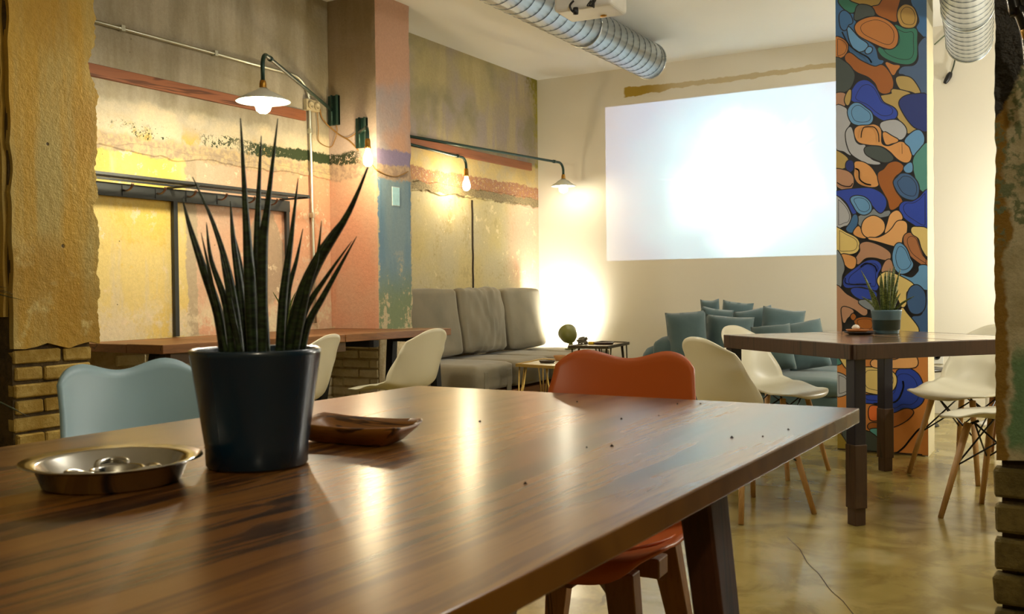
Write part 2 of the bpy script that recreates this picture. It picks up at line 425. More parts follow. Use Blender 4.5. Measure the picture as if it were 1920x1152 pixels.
MW['plain'] = m_white('plain_wall_paint', (190, 172, 126))
MW['floor'] = m_floor()
BR1 = m_brick('old_brick_ochre', (150, 120, 46), (180, 154, 84)); BR2 = m_brick('whitewashed_brick', (220, 204, 166), (236, 224, 194)); BR3 = m_brick('mossy_brick', (96, 84, 40), (128, 112, 62))
MORT = m_brick('dark_mortar', (60, 46, 22), (92, 74, 40)); MORT2 = m_brick('pale_mortar', (176, 154, 112), (196, 176, 136))
WALNUT = m_wood('walnut_table_wood', (112, 70, 26), (138, 92, 38), (44, 22, 8), axis=1, sc=.7, rough=.34, coat=1.0, coatr=.25, dens=1.0, bs=.02)
def m_table():
    n = NT('figured_walnut_top'); p = n.pos(); x, y, z = n.xyz()
    kx, ky = P(540, 936, z=TZ).x, P(540, 936, z=TZ).y; k2x, k2y = P(1195, 915, z=TZ).x, P(1195, 915, z=TZ).y
    warp = n.noise(1.0, 3, .5, v=n.scale(p, (5, .9, 1)))
    xs = n.add(x, n.mul(n.sub(warp, .5), .16))
    def knot(a, b, rx, ry):
        dx = n.mth('DIVIDE', n.sub(x, a), rx); dy = n.mth('DIVIDE', n.sub(y, b), ry)
        return n.mth('SQRT', n.add(n.mul(dx, dx), n.mul(dy, dy)))
    d1, d2 = knot(kx, ky, .016, .05), knot(k2x, k2y, .03, .10)
    push = n.mul(n.mth('EXPONENT', n.mul(d1, -.8)), .05)
    xs = n.add(xs, n.mul(push, n.mth('SIGN', n.sub(x, kx))))
    cb = n.n('ShaderNodeCombineXYZ'); n.put(cb.inputs[0], n.mul(xs, 30.0)); n.put(cb.inputs[1], n.mul(y, 1.1))
    vein = n.noise(1.0, 4, .62, v=cb.outputs[0])
    cc = n.n('ShaderNodeCombineXYZ'); n.put(cc.inputs[0], n.mul(xs, 6.5)); n.put(cc.inputs[1], n.mul(y, .8))
    clus = n.noise(1.0, 2, .5, v=cc.outputs[0])
    pores = n.noise(1.0, 3, .6, v=n.scale(p, (260, 9, 1)))
    c = n.mix(n.ss(clus, .35, .65), lin((146, 98, 32)), lin((120, 74, 22)))
    c = n.mix(n.mul(n.ss(vein, .48, .58), .6), c, lin((92, 50, 14)))
    c = n.mix(n.mul(n.ss(vein, .47, .58), n.ss(clus, .46, .56)), c, lin((36, 14, 4)))
    c = n.mix(n.mul(n.ss(pores, .52, .75), .30), c, lin((62, 32, 10)))
    c = n.mix(n.ss(n.add(d1, n.mul(n.sub(vein, .5), 1.2)), 1.0, .35), c, lin((40, 18, 6)))
    c = n.mix(n.mul(n.ss(n.add(d2, n.mul(n.sub(vein, .5), 1.0)), 1.0, .5), .55), c, lin((84, 46, 16)))
    r = n.add(.55, n.mul(pores, .12))
    return n.fin(c, r, 0, pores, .03, .001, spec=.12, coat=1.0, coatr=.24)
WALNUT = m_table()
WALNUTV = m_wood('walnut_leg_wood', (70, 36, 22), (82, 44, 26), (42, 20, 12), axis=2, rough=.4)
DARKW = m_wood('dark_plank_wood', (120, 76, 36), (150, 100, 54), (58, 34, 16), axis=1, sc=1.3, rough=.45)
DARKE = m_wood('dark_edge_wood', (66, 46, 24), (86, 62, 34), (36, 24, 12), axis=1, sc=1.3, rough=.6)
RECL = m_wood('reclaimed_table_wood', (132, 98, 60), (166, 130, 88), (70, 46, 26), axis=1, sc=1.2, rough=.22, coat=1.0, coatr=.15)
LEGW = m_wood('dark_leg_wood', (64, 44, 30), (80, 56, 40), (34, 22, 16), axis=2, rough=.5)
REDW = m_wood('red_batten_wood', (142, 84, 50), (156, 98, 62), (96, 54, 30), axis=1, rough=.6)
BEECH = m_wood('beech_leg_wood', (196, 154, 102), (210, 170, 118), (166, 122, 76), axis=2, rough=.45)
BRN = m_wood('brown_leg_wood', (140, 92, 48), (158, 108, 60), (100, 62, 30), axis=2, rough=.5)
DISHW = m_wood('carved_dish_wood', (136, 86, 30), (164, 108, 44), (64, 34, 12), axis=0, sc=3, rough=.3, coat=.3)
BENCHW = m_wood('bench_wood', (128, 82, 44), (150, 100, 58), (76, 44, 22), axis=1, rough=.5)
WHITEP = simple('cream_plastic', (232, 226, 200), .32, var=.03, bstr=.02)
ORANGEP = simple('orange_plastic', (216, 108, 44), .38, var=.03, bstr=.02)
BLUEP = simple('pale_blue_plastic', (150, 180, 190), .4, var=.03, bstr=.02)
BLACKM = simple('black_metal', (22, 21, 22), .45, .3, bstr=.05)
GREYM = simple('dark_grey_steel', (62, 64, 62), .42, .7, var=.15, bstr=.1)
GREENM = simple('dark_green_metal', (34, 62, 52), .4, .3)
GALV = simple('galvanised_steel', (200, 200, 180), .35, .9)
BRASS = simple('brass', (200, 150, 70), .3, 1.0, bstr=.03)
GOLD = simple('gold_wire', (196, 164, 90), .38, .8)
STEEL = simple('brushed_steel', (206, 204, 196), .17, 1.0, var=.04, bstr=.04, bsc=140)
COPPER = simple('copper_hook', (128, 104, 88), .35, .8)
POTB = simple('navy_glazed_pot', (14, 42, 60), .26, var=.06, bstr=.02, coat=.3)
POTG = simple('blue_grey_pot', (74, 104, 116), .4, var=.05, bstr=.03)
POTW = simple('white_pot', (220, 214, 200), .4)
SOIL = simple('dark_soil', (36, 26, 16), .95, var=.4, bstr=.8, bsc=80, bdist=.01)
DUCT = simple('duct_steel', (206, 212, 214), .26, .95, var=.05, sc=4, bstr=.05)
DUCTS = simple('duct_seam', (84, 92, 96), .5, .6)
PROJW = simple('projector_white', (214, 210, 198), .4)
GREYF = m_fabric('grey_upholstery', (114, 106, 86), (134, 124, 102))
BLUEF = m_fabric('teal_upholstery', (66, 88, 92), (82, 104, 108))
CABLE = simple('tan_cable', (150, 110, 50), .5)
PAPER = simple('paper', (214, 214, 208), .6)
OLIVE = simple('olive_lampshade', (110, 112, 48), .4, bstr=.03)
BLACKP = simple('black_rubber', (16, 16, 18), .4, bstr=.03)
def m_leaf(name, a, b, band=26):
    n = NT(name); p = n.obj(); x, y, z = n.xyz(p)
    f = n.noise(1, 3, .7, v=n.scale(p, (60, 60, 220)))
    w_ = n.noise(1, 2, .6, v=n.scale(p, (30, 30, 110)))
    c = n.mix(n.ss(n.add(n.mul(f, .5), n.mul(w_, .5)), .42, .6), lin(a), lin(b))
    return n.fin(c, .42, 0, f, .1, .002, spec=.4)
LEAFD = m_leaf('dark_banded_leaf', (22, 32, 16), (46, 62, 30)); LEAFG = m_leaf('banded_green_leaf', (54, 72, 26), (110, 120, 60))
LEAFL = simple('bright_green_leaf', (110, 150, 40), .5)

# ------------------------------------------------------------------ room shell
def struct(o, label=None):
    o['kind'] = 'structure'
    if label: o['label'] = label
    return o
struct(box('floor', (WX-.3, BY-.3, -.15), (RX+.3, FY+.3, 0), MW['floor']), 'polished olive-toned concrete floor with fine cracks')
struct(box('ceiling', (WX-.3, BY-.3, CEIL), (RX+.3, FY+.3, CEIL+.15), MW['ceil']), 'smooth white painted ceiling')
WL = struct(box('wall_left', (WX-.25, BY-.3, 0), (WX, FY+.3, CEIL), MW['left']), 'weathered wall with peeling yellow, pink and cream paint')
struct(box('wall_far', (WX, FY, 0), (RX+.3, FY+.25, CEIL), MW['far']), 'smooth cream wall carrying the projected picture')
struct(box('wall_right', (RX, BY, 0), (RX+.25, FY, CEIL), MW['plain']), 'plain painted wall')
struct(box('wall_back', (WX, BY-.25, 0), (RX, BY, CEIL), MW['plain']), 'plain painted wall')
# long settling crack in the slab
ck = [P(x, y, z=0) for x, y in ((1476, 1008), (1500, 1032), (1514, 1056), (1536, 1078), (1556, 1106), (1580, 1128), (1606, 1160))]
ck = catmull([(p.x, p.y, 0) for p in ck], 5)
V, Fc = [], []
for i, p in enumerate(ck):
    wv_ = .0016+.0012*nz((i*.7, 0, 0)); V += [(p.x-wv_, p.y+nz((i*.9, 3, 0))*.006, .0006), (p.x+wv_, p.y+nz((i*.9, 3, 0))*.006, .0006)]
    if i: Fc.append((2*i-2, 2*i-1, 2*i+1, 2*i))
mesh('crack', V, Fc, simple('crack_dark', (58, 46, 22), .9), bpy.data.objects['floor'])  # crack drawn as a thin dark strip on the slab
# pier with worn corner
def worn_prism(name, x0, x1, y0, y1, z0, z1, mat, parent=None, amp=.012, seed=0, nz_=60):
    V, Fc = [], []; ring = []
    e = .03; pts = []
    for (x, y), (x2, y2) in zip([(x0, y0), (x1, y0), (x1, y1), (x0, y1)], [(x1, y0), (x1, y1), (x0, y1), (x0, y0)]):
        dx, dy = (x2 > x)-(x2 < x), (y2 > y)-(y2 < y)
        pts += [(x, y, 1), (x+dx*e, y+dy*e, 0), (x2-dx*e, y2-dy*e, 0)]
    M = len(pts)
    for k in range(nz_+1):
        z = z0+(z1-z0)*k/nz_
        for i, (x, y, c) in enumerate(pts):
            if not c: V.append((x, y, z)); continue
            j = (abs(nz((i*7, z*9, 0), 1, seed))+.5*abs(nz((i*7, z*31, 3), 1, seed)))*amp
            sx = -1 if x == x1 else 1; sy = -1 if y == y1 else 1
            V.append((x+(sx*j if x == x1 else 0), y+sy*j, z))
    for k in range(nz_):
        for i in range(M):
            j = (i+1) % M
            Fc.append((k*M+i, k*M+j, (k+1)*M+j, (k+1)*M+i))
    Fc.append(tuple(range(M-1, -1, -1))); Fc.append(tuple(nz_*M+i for i in range(M)))
    return mesh(name, V, Fc, mat, parent)
WP = struct(worn_prism('wall_pier', WX-.02, PIERX, PY0, PY1, 0, CEIL, MW['pier'], seed=2), 'projecting wall pier with pink side and worn blue front')

# vertical groove beside the panel of the recessed wall, raised plaster ridges
def ragged_strip(name, y0, y1, za, zb, mat, parent, thick=.02, seed=0, n=60, amp=.03):
    V, Fc = [], []
    for k in range(n+1):
        y = y0+(y1-y0)*k/n
        t = za+(nz((y*5, 0, 1), 1, seed)+.5*nz((y*17, 0, 1), 1, seed))*amp
        b = zb+(nz((y*5, 9, 1), 1, seed)+.5*nz((y*17, 9, 1), 1, seed))*amp
        V += [(WX-.005, y, t+.006), (WX+thick*.6, y, t-.006), (WX+thick*.6, y, b+.006), (WX-.005, y, b-.006)]
    for k in range(n):
        a = k*4
        for i in range(3): Fc.append((a+i, a+4+i, a+5+i, a+1+i))
    return mesh(name, V, Fc, mat, parent)
ragged_strip('plaster_ridge', PY1, 8.0, 1.845, 1.765, MW['left'], WL, .022, 3)
ragged_strip('plaster_ridge', 2.8, PY0, 1.80, 1.757, MW['left'], WL, .012, 5)
GROOVE = simple('dark_gap', (48, 36, 20), .9)
V = []; Fc = []
for k in range(41):
    z = .93+.82*k/40; j = nz((z*9, 0, 0))*.006
    V += [(WX-.002, 6.975+j, z), (WX+.007, 6.98+j, z), (WX+.007, 6.995+j*1.3, z), (WX-.002, 7.0+j, z)]
for k in range(40):
    a = k*4
    for i in range(3): Fc.append((a+i, a+1+i, a+5+i, a+4+i))
mesh('panel_gap', V, Fc, GROOVE, WL)
# wooden battens
struct(box('trim_1', (WX-.01, 2.7, 2.122), (WX+.022, 4.93, 2.188), REDW, bev=.003), 'red-brown wooden batten on the wall behind the enamel lamp')
struct(box('trim_2', (WX-.01, PY1-.1, 2.098), (WX+.022, 8.0, 2.168), REDW, bev=.003), 'red-brown wooden batten ending near the cream wall')

# bricks: whitewashed courses under the wall table
def brick_mesh(name, L, H, D, mat, seed):
    bm = bmesh.new(); bmesh.ops.create_cube(bm, size=1)
    for v in bm.verts: v.co = Vector((v.co.x*D, v.co.y*L, v.co.z*H))
    bmesh.ops.bevel(bm, geom=list(bm.edges), offset=.006, segments=1, affect='EDGES')
    for v in bm.verts: v.co += Vector((0, nz(v.co, 40, seed)*.006, nz(v.co, 40, seed+4)*.005))
    me = bpy.data.meshes.new(name); bmesh.ops.recalc_face_normals(bm, faces=bm.faces); bm.to_mesh(me); bm.free(); me.materials.append(mat); return me
BM2 = [brick_mesh('brick', .225, .052, .03, BR2, i) for i in range(3)]; BM2h = brick_mesh('brick', .10, .052, .03, BR2, 8)
zz = .695
row = 0
box('mortar_bed', (WX-.01, 2.8, 0.02), (WX+.004, 6.0, .728), MORT2, WL)
box('mortar_bed', (PIERX-.30, PY0-.004, 0.02), (PIERX, PY0+.01, .728), MORT2, WP)
while zz > .10:
    y = 3.55-(.12 if row % 2 else 0)
    while y < PY0-.12:
        link('brick', BM2[random.randrange(3)], WL, (WX+random.uniform(-.003, .004), y+.1125, zz+random.uniform(-.003, .003)), (random.uniform(-.01, .01), 0, 0))
        y += .239
    if PY0-y > .06:
        L = PY0-y-.01; b = link('brick', BM2h, WL, (WX, y+L/2, zz)); b.scale = (1, L/.10, 1)
    # pier side face and front face
    x = WX+.01+(.09 if row % 2 else 0)
    if row % 2: b = link('brick', BM2h, WP, (WX+.055, PY0, zz), (0, 0, math.pi/2)); b.scale = (1, .85, 1)
    while x < PIERX-.05:
        L = min(.225, PIERX-x-.006)
        b = link('brick', BM2[random.randrange(3)], WP, (x+L/2, PY0+random.uniform(-.003, .003), zz), (0, 0, math.pi/2)); b.scale = (1, L/.225, 1)
        x += .239
    zz -= .064; row += 1

# divider wall with the opening the camera looks through
DL = struct(box('wall_divider_left', (WX, LPY0+.02, 0), (LPX-.02, LPY1-.035, CEIL), MORT), 'thick wall end with ochre plaster broken off along its edge over old brick')
def ragged_plaster(name, mat, parent, face, u0f, u1f, z0f, z1, n=320, thick=.028, seed=0):
    # face 'X': plane at x=LPX, u along y ; face 'Y': plane at y, u along x. u0f/u1f functions of z, slab with side walls
    V, Fc = [], []; m = 8
    for k in range(n+1):
        t = k/n
        for i in range(m+1):
            z0 = z0f((i/m)); z = z0+(z1-z0)*t
            a, b = u0f(z), u1f(z); u = a+(b-a)*i/m
            d = nz((u*3, z*3, 0), 1, seed)*.004
            V.append((face[1]+d*face[2], u, z) if face[0] == 'X' else (u, face[1]+d*face[2], z))
    N = len(V)
    off = -thick*face[2]
    V2 = [((x+off, y, z) if face[0] == 'X' else (x, y+off, z)) for x, y, z in V]
    V += V2
    g = lambda k, i: k*(m+1)+i
    for k in range(n):
        for i in range(m):
            q = (g(k, i), g(k, i+1), g(k+1, i+1), g(k+1, i)); Fc.append(q); Fc.append(tuple(N+j for j in reversed(q)))
        for i in (0, m):
            a, b = g(k, i), g(k+1, i); Fc.append((a, b, N+b, N+a))
    for i in range(m):
        a, b = g(0, i), g(0, i+1); Fc.append((a, b, N+b, N+a)); a, b = g(n, i), g(n, i+1); Fc.append((a, b, N+b, N+a))
    o = mesh(name, V, Fc, mat, parent); bm = bmesh.new(); bm.from_mesh(o.data); bmesh.ops.recalc_face_normals(bm, faces=bm.faces); bm.to_mesh(o.data); bm.free(); return o
def ledge(z):
    e = LPY1+.004*z
    e += (nz((0, z*3.1, 0), 1, 1)*.018+nz((0, z*11, 2), 1, 1)*.014+nz((0, z*37, 4), 1, 1)*.010+nz((0, z*90, 5), 1, 1)*.006)
    e -= .045*math.exp(-((z-1.98)/.08)**2)+.03*math.exp(-((z-1.36)/.04)**2)
    return e
ragged_plaster('plaster', MW['div'], DL, ('X', LPX, 1), lambda z: LPY0+.015+abs(nz((0, z*5, 7)))*.02, ledge, lambda i: .775+.02*nz((i*4, 0, 0), 1, 3), CEIL-.01)
ragged_plaster('front_plaster', MW['div'], DL, ('Y', LPY0, -1), lambda z: WX, lambda z: LPX-.03-abs(nz((0, z*4, 9)))*.04, lambda i: .9, CEIL-.01, seed=4)
BM1 = [brick_mesh('brick', .21, .055, .05, BR1, i+20) for i in range(3)]; BM1h = [brick_mesh('brick', .12, .055, .05, BR1, i+30) for i in range(2)]
zz = .735; row = 0
while zz > .05:
    if row % 2 == 0: segs = [(LPY0+.02, .21, 0), (LPY0+.245, .13, 1)]
    else: segs = [(LPY0+.025, .12, 1), (LPY0+.155, .215, 0)]
    for y, L, k in segs:
        b = link('brick', BM1h[row % 2] if k else BM1[row % 3], DL, (LPX-.028+random.uniform(-.006, .004), y+L/2, zz), (random.uniform(-.02, .02), 0, 0)); b.scale = (1, L/(.12 if k else .21), 1)
    zz -= .068; row += 1
tag(mesh('paper_scrap', [(-3.79+.012*i+.004*nz((i, j, 0)), LPY0-.034, .66+.024*j+.006*nz((i*3, j*2, 1))) for j in range(8) for i in range(4)],
     [(j*4+i, j*4+i+1, j*4+i+5, j*4+i+4) for j in range(7) for i in range(3)], PAPER, DL))
DR = struct(box('wall_divider_right', (RPX+.012, LPY0+.02, 0), (RX, LPY1-.02, CEIL), MORT), 'thick wall end with black paint, stained plaster and mossy brick')
def redge(z): return RPX+(nz((0, z*3, 0), 1, 11)*.006+nz((0, z*13, 0), 1, 12)*.004+nz((0, z*41, 0), 1, 13)*.003)
ragged_plaster('plaster', MW['rp'], DR, ('Y', LPY0, -1), redge, lambda z: .5, lambda i: .60+.03*nz((i*9, 0, 0), 1, 6), CEIL-.01, seed=8)
ragged_plaster('reveal_plaster', MW['rp'], DR, ('X', RPX+.004, -1), lambda z: LPY0+.02, lambda z: LPY1, lambda i: .62, CEIL-.01, seed=9)
BM3 = [brick_mesh('brick', .23, .062, .05, BR3, i+40) for i in range(3)]
zz = .555; row = 0
while zz > .05:
    x = RPX-.002+(.0 if row % 2 else -.0); L0 = .23 if row % 2 else .115
    xx = x
    for k in range(3):
        L = L0 if k == 0 else .23
        b = link('brick', BM3[(row+k) % 3], DR, (xx+L/2, LPY0+.02+random.uniform(-.008, .008), zz), (0, random.uniform(-.02, .02), math.pi/2)); b.scale = (1, L/.23, 1)
        xx += L+.014
    zz -= .077; row += 1

# ------------------------------------------------------------------ mural column
MURB = simple('mural_outline_black', (20, 18, 16), .5, var=.05, bstr=.05)
COLSIDE = m_white('column_side_paint', (224, 214, 176), .3)
CO_ = struct(worn_prism('column', CX0, CX1, CY0, CY1, 0, CEIL, COLSIDE, amp=.006, seed=21), 'square column painted with an abstract mural of rounded overlapping shapes')
SEG = {1: (7.2, 0), 2: (7.2, 150), 3: (7.2, 300), 4: (5.762, 440), 5: (4.8, 640)}
O1, O2, BRO = (186, 118, 52), (214, 152, 84), (158, 90, 20)
LB, MB, DB, RB, NV = (98, 150, 192), (58, 104, 148), (58, 92, 134), (36, 66, 166), (24, 44, 110)
GR, TE, GY, LG, DG = (48, 116, 92), (78, 140, 128), (128, 136, 140), (174, 176, 178), (66, 76, 72)
YE, KH, TA, PE = (220, 194, 116), (176, 150, 84), (178, 134, 102), (228, 170, 104)
SH = [
 (1, MB, [(100,0),(150,0),(240,110),(350,190),(385,290),(370,400),(480,520),(640,640),(690,800),(760,830),(690,880),(600,870),(480,840),(320,690),(285,560),(200,490),(100,470)], 0),
 (1, GR, [(170,0),(340,0),(430,60),(350,165),(240,110)], 0),
 (1, (170,138,58), [(330,-20),(780,-20),(700,50),(600,70),(470,50)], 0),
 (1, BRO, [(790,-20),(965,-20),(970,40),(940,150),(940,285),(800,240),(700,195),(650,130),(615,100),(710,75)], 0),
 (1, DG, [(395,170),(440,75),(590,100),(640,200),(540,215),(395,265)], 0),
 (1, MB, [(1170,-20),(1380,-20),(1380,490),(1250,420),(1225,370),(1262,290),(1235,180),(1165,60)], 0),
 (1, GR, [(930,345),(1060,400),(1200,400),(1212,560),(1208,770),(1130,855),(960,845),(790,775),(715,700),(710,650),(780,680),(900,655),(975,560),(965,430)], 1),
 (1, (176,140,66), [(985,130),(1060,72),(1160,110),(1210,230),(1190,340),(1120,368),(1015,340),(968,230)], 1),
 (1, O1, [(392,380),(430,305),(560,248),(700,242),(850,312),(945,430),(945,580),(880,648),(780,636),(620,566),(450,476)], 1),
 (1, LB, [(290,380),(340,420),(430,520),(540,600),(520,660),(440,690),(370,640),(320,540)], 0),
 (1, MB, [(190,190),(240,155),(310,210),(340,300),(290,330),(250,400),(205,370),(185,280)], 0),
 (1, LB, [(535,690),(570,645),(605,660),(590,700),(550,715)], 0),
 (1, O1, [(100,525),(200,528),(275,600),(265,700),(210,765),(100,770)], 1),
 (1, BRO, [(310,725),(450,825),(640,910),(750,890),(850,1000),(890,1120),(865,1225),(785,1258),(715,1225),(665,1120),(565,1030),(400,955),(260,800)], 0),
 (1, DG, [(100,810),(250,850),(350,960),(368,1050),(320,1175),(240,1235),(100,1260)], 0),
 (1, O1, [(805,850),(900,885),(980,895),(940,950),(900,1008),(850,930)], 0),
 (1, (70,94,126), [(1255,600),(1380,560),(1380,1275),(1285,1270),(1225,1130),(1060,1005),(985,985),(1030,915),(1180,895),(1250,800)], 0),
 (1, KH, [(948,1060),(1060,1042),(1160,1090),(1255,1258),(1130,1225),(1000,1195)], 0),
 (2, KH, [(900,135),(1120,185),(1010,250),(985,330),(1080,520),(1200,655),(1105,715),(1085,640),(965,500),(970,420),(860,355),(745,290),(725,230),(880,195)], 0),
 (2, RB, [(420,45),(530,15),(630,80),(700,200),(760,310),(900,385),(945,460),(900,525),(780,540),(660,475),(520,355),(335,265),(335,180)], 1),
 (2, TA, [(100,205),(245,195),(235,350),(100,350)], 0),
 (2, KH, [(275,200),(320,140),(315,270),(285,335),(255,280)], 0),
 (2, NV, [(1380,240),(1200,202),(1060,230),(992,300),(1022,400),(1120,555),(1220,645),(1380,660)], 0),
 (2, LG, [(100,385),(250,385),(270,470),(315,575),(255,680),(245,790),(330,1000),(240,960),(100,870)], 0),
 (2, LB, [(295,430),(345,340),(430,322),(530,390),(600,450),(615,540),(560,595),(420,600),(335,555)], 1),
 (2, LG, [(745,585),(930,550),(1040,625),(1068,720),(1005,798),(900,755),(765,680)], 0),
 (2, O2, [(385,700),(430,635),(560,625),(650,615),(725,680),(735,860),(840,905),(1000,845),(1100,905),(1138,1000),(1115,1090),(1050,1105),(960,1055),(860,955),(740,885),(560,865),(430,825)], 0),
 (2, O2, [(772,715),(880,770),(960,820),(880,850),(805,858)], 0),
 (2, LB, [(1065,820),(1180,705),(1260,695),(1308,780),(1288,880),(1185,1005),(1160,980),(1130,900)], 0),
 (2, TE, [(1380,885),(1255,960),(1180,1080),(1195,1260),(1272,1475),(1380,1450)], 0),
 (2, LG, [(270,720),(320,645),(350,710),(380,830),(440,885),(515,890),(500,950),(600,1080),(720,1130),(560,1120),(360,1010),(290,880)], 0),
 (2, DG, [(525,930),(600,905),(740,922),(870,1020),(885,1078),(780,1105),(640,1055),(545,1000)], 0),
 (2, KH, [(100,965),(275,1060),(255,1175),(100,1180)], 0),
 (3, NV, [(285,30),(345,25),(355,120),(312,155),(272,100)], 0),
 (3, TA, [(100,140),(250,152),(338,210),(358,300),(330,378),(260,398),(170,370),(100,280)], 0),
 (3, O2, [(395,35),(500,45),(600,115),(675,240),(685,345),(560,355),(435,308),(385,210),(392,110)], 0),
 (3, BRO, [(705,190),(780,135),(850,55),(950,35),(1025,85),(1005,150),(920,222),(885,310),(925,430),(1015,560),(960,625),(872,665),(835,540),(765,410),(722,320)], 0),
 (3, LB, [(1055,105),(1138,45),(1148,150),(1080,162)], 0),
 (3, DB, [(915,310),(962,242),(1022,195),(1130,215),(1218,312),(1238,430),(1198,525),(1080,515),(985,448)], 1),
 (3, GY, [(440,770),(600,715),(640,675),(720,720),(840,695),(840,742),(760,765),(560,790),(480,885),(440,860)], 0),
 (3, RB, [(100,440),(320,405),(560,390),(700,435),(785,520),(795,620),(740,705),(685,678),(585,560),(465,478),(335,500),(330,580),(390,705),(360,722),(285,580),(180,488),(100,480)], 0),
 (3, LB, [(335,530),(400,495),(510,515),(585,590),(595,680),(520,732),(432,705),(375,620)], 1),
 (3, LG, [(100,510),(230,582),(315,730),(308,850),(240,885),(100,895)], 1),
 (3, MB, [(372,755),(408,765),(408,860),(350,972),(275,938),(325,860)], 0),
 (3, RB, [(1380,430),(1260,515),(1160,572),(1050,575),(995,640),(1025,740),(1140,838),(1380,930)], 1),
 (3, O2, [(430,905),(465,965),(530,1045),(450,1040),(372,990)], 0),
 (3, PE, [(485,920),(525,815),(640,765),(755,830),(775,930),(718,1005),(600,1045),(515,1008)], 0),
 (3, PE, [(960,695),(1018,788),(940,832),(880,920),(800,985),(832,860),(872,742)], 0),
 (3, PE, [(895,930),(960,842),(1040,835),(1078,880),(1068,990),(1020,1040),(1000,1130),(940,1160),(700,1095),(570,1062),(700,1060),(820,1000)], 0),
 (3, YE, [(100,930),(270,995),(400,1065),(438,1150),(400,1240),(280,1265),(100,1230)], 1),
 (3, (168,108,62), [(1055,1040),(1120,995),(1198,1042),(1240,1150),(1300,1300),(1380,1400),(1380,1460),(1150,1300),(1065,1150)], 1),
 (3, YE, [(1155,940),(1200,915),(1380,965),(1380,1290),(1300,1200),(1255,1060),(1175,1000)], 0),
 (4, TA, [(372,110),(450,88),(580,132),(678,200),(678,266),(620,266),(520,243),(420,250),(342,315),(325,260),(372,180)], 0),
 (4, O2, [(168,222),(300,252),(308,330),(270,365),(212,328)], 0),
 (4, GY, [(90,190),(150,232),(188,360),(162,450),(150,560),(90,540)], 0),
 (4, RB, [(202,470),(330,362),(440,292),(540,292),(586,350),(550,430),(540,595),(380,556),(212,566)], 1),
 (4, RB, [(272,602),(340,583),(518,622),(526,680),(440,712),(322,668)], 0),
 (4, LB, [(722,230),(752,122),(800,102),(858,160),(898,260),(928,330),(880,398),(800,415),(742,350)], 1),
 (4, TA, [(640,300),(690,282),(716,380),(680,398),(605,398)], 0),
 (4, LB, [(802,442),(920,472),(1000,402),(1012,342),(1120,370),(1120,585),(940,538)], 0),
 (4, YE, [(562,480),(640,412),(760,442),(936,547),(858,620),(856,740),(820,776),(772,680),(682,608),(582,556)], 0),
 (4, DB, [(930,902),(1042,862),(1120,600),(1120,1060),(1010,1040)], 0),
 (4, DB, [(884,650),(922,573),(990,558),(1056,640),(1056,780),(1000,846),(922,836),(884,750)], 0),
 (4, YE, [(812,812),(860,852),(990,1040),(802,1060)], 0),
 (4, TA, [(90,575),(220,655),(398,762),(436,840),(400,866),(302,800),(200,770),(152,830),(160,1040),(90,1060)], 0),
 (4, TA, [(172,805),(220,793),(288,832),(222,900),(190,945)], 0),
 (4, BRO, [(322,920),(400,902),(498,922),(500,1030),(360,1030),(312,950)], 1),
 (4, BRO, [(270,890),(290,862),(312,888),(290,918)], 0),
 (4, GY, [(355,722),(520,722),(540,798),(450,798)], 0),
 (5, (204,132,62), [(60,90),(940,70),(940,1060),(92,1000),(60,960)], 0),
 (5, LG, [(60,300),(160,312),(198,390),(178,470),(60,480)], 1),
 (5, TE, [(60,110),(118,160),(128,198),(60,200)], 0),
 (5, DG, [(132,722),(200,655),(330,800),(480,850),(515,995),(300,1000),(182,900)], 0),
 (5, (140,118,36), [(60,780),(140,860),(195,958),(180,992),(60,980)], 0),
 (5, RB, [(642,272),(740,252),(828,312),(866,420),(866,530),(790,596),(690,596),(600,636),(500,578),(430,556),(300,540),(300,490),(560,486),(622,400)], 1),
 (5, YE, [(430,242),(540,252),(618,312),(616,400),(550,466),(430,466),(320,420),(320,260)], 1),
 (5, PE, [(430,172),(620,174),(720,120),(800,142),(800,225),(620,236),(430,228)], 0),
 (5, NV, [(400,90),(580,100),(550,150),(500,162),(420,140)], 0),
 (5, YE, [(662,70),(880,70),(820,113),(740,112)], 0),
 (5, (222,112,46), [(400,592),(500,602),(518,650),(490,696),(400,700)], 0),
 (5, (168,100,40), [(400,742),(550,738),(566,655),(620,652),(720,613),(776,640),(700,718),(560,776),(400,790)], 0),
 (5, (96,176,180), [(400,797),(518,802),(490,878),(450,840)], 0),
 (5, YE, [(122,112),(198,90),(198,238),(150,190)], 0),
]
STRO = [(5, [(625,1012),(700,950),(760,875),(830,795),(880,772),(920,768)], 9), (5, [(92,985),(300,1005),(520,1018),(860,1040)], 5), (2, [(1020,860),(1022,1000)], 2),
        (2, [(470,780),(480,700),(520,640),(640,640),(700,720),(712,840)], 5), (3, [(395,120),(440,150),(450,260),(520,320),(600,340)], 7), (3, [(150,310),(220,350),(320,360),(355,320)], 5),
        (1, [(215,440),(300,600),(420,700),(560,780),(610,850)], 7), (4, [(205,470),(220,530),(400,540),(480,530)], 5), (4, [(372,350),(430,310),(520,340),(545,400)], 6), (5, [(430,560),(620,545),(690,430),(690,360)], 8)]
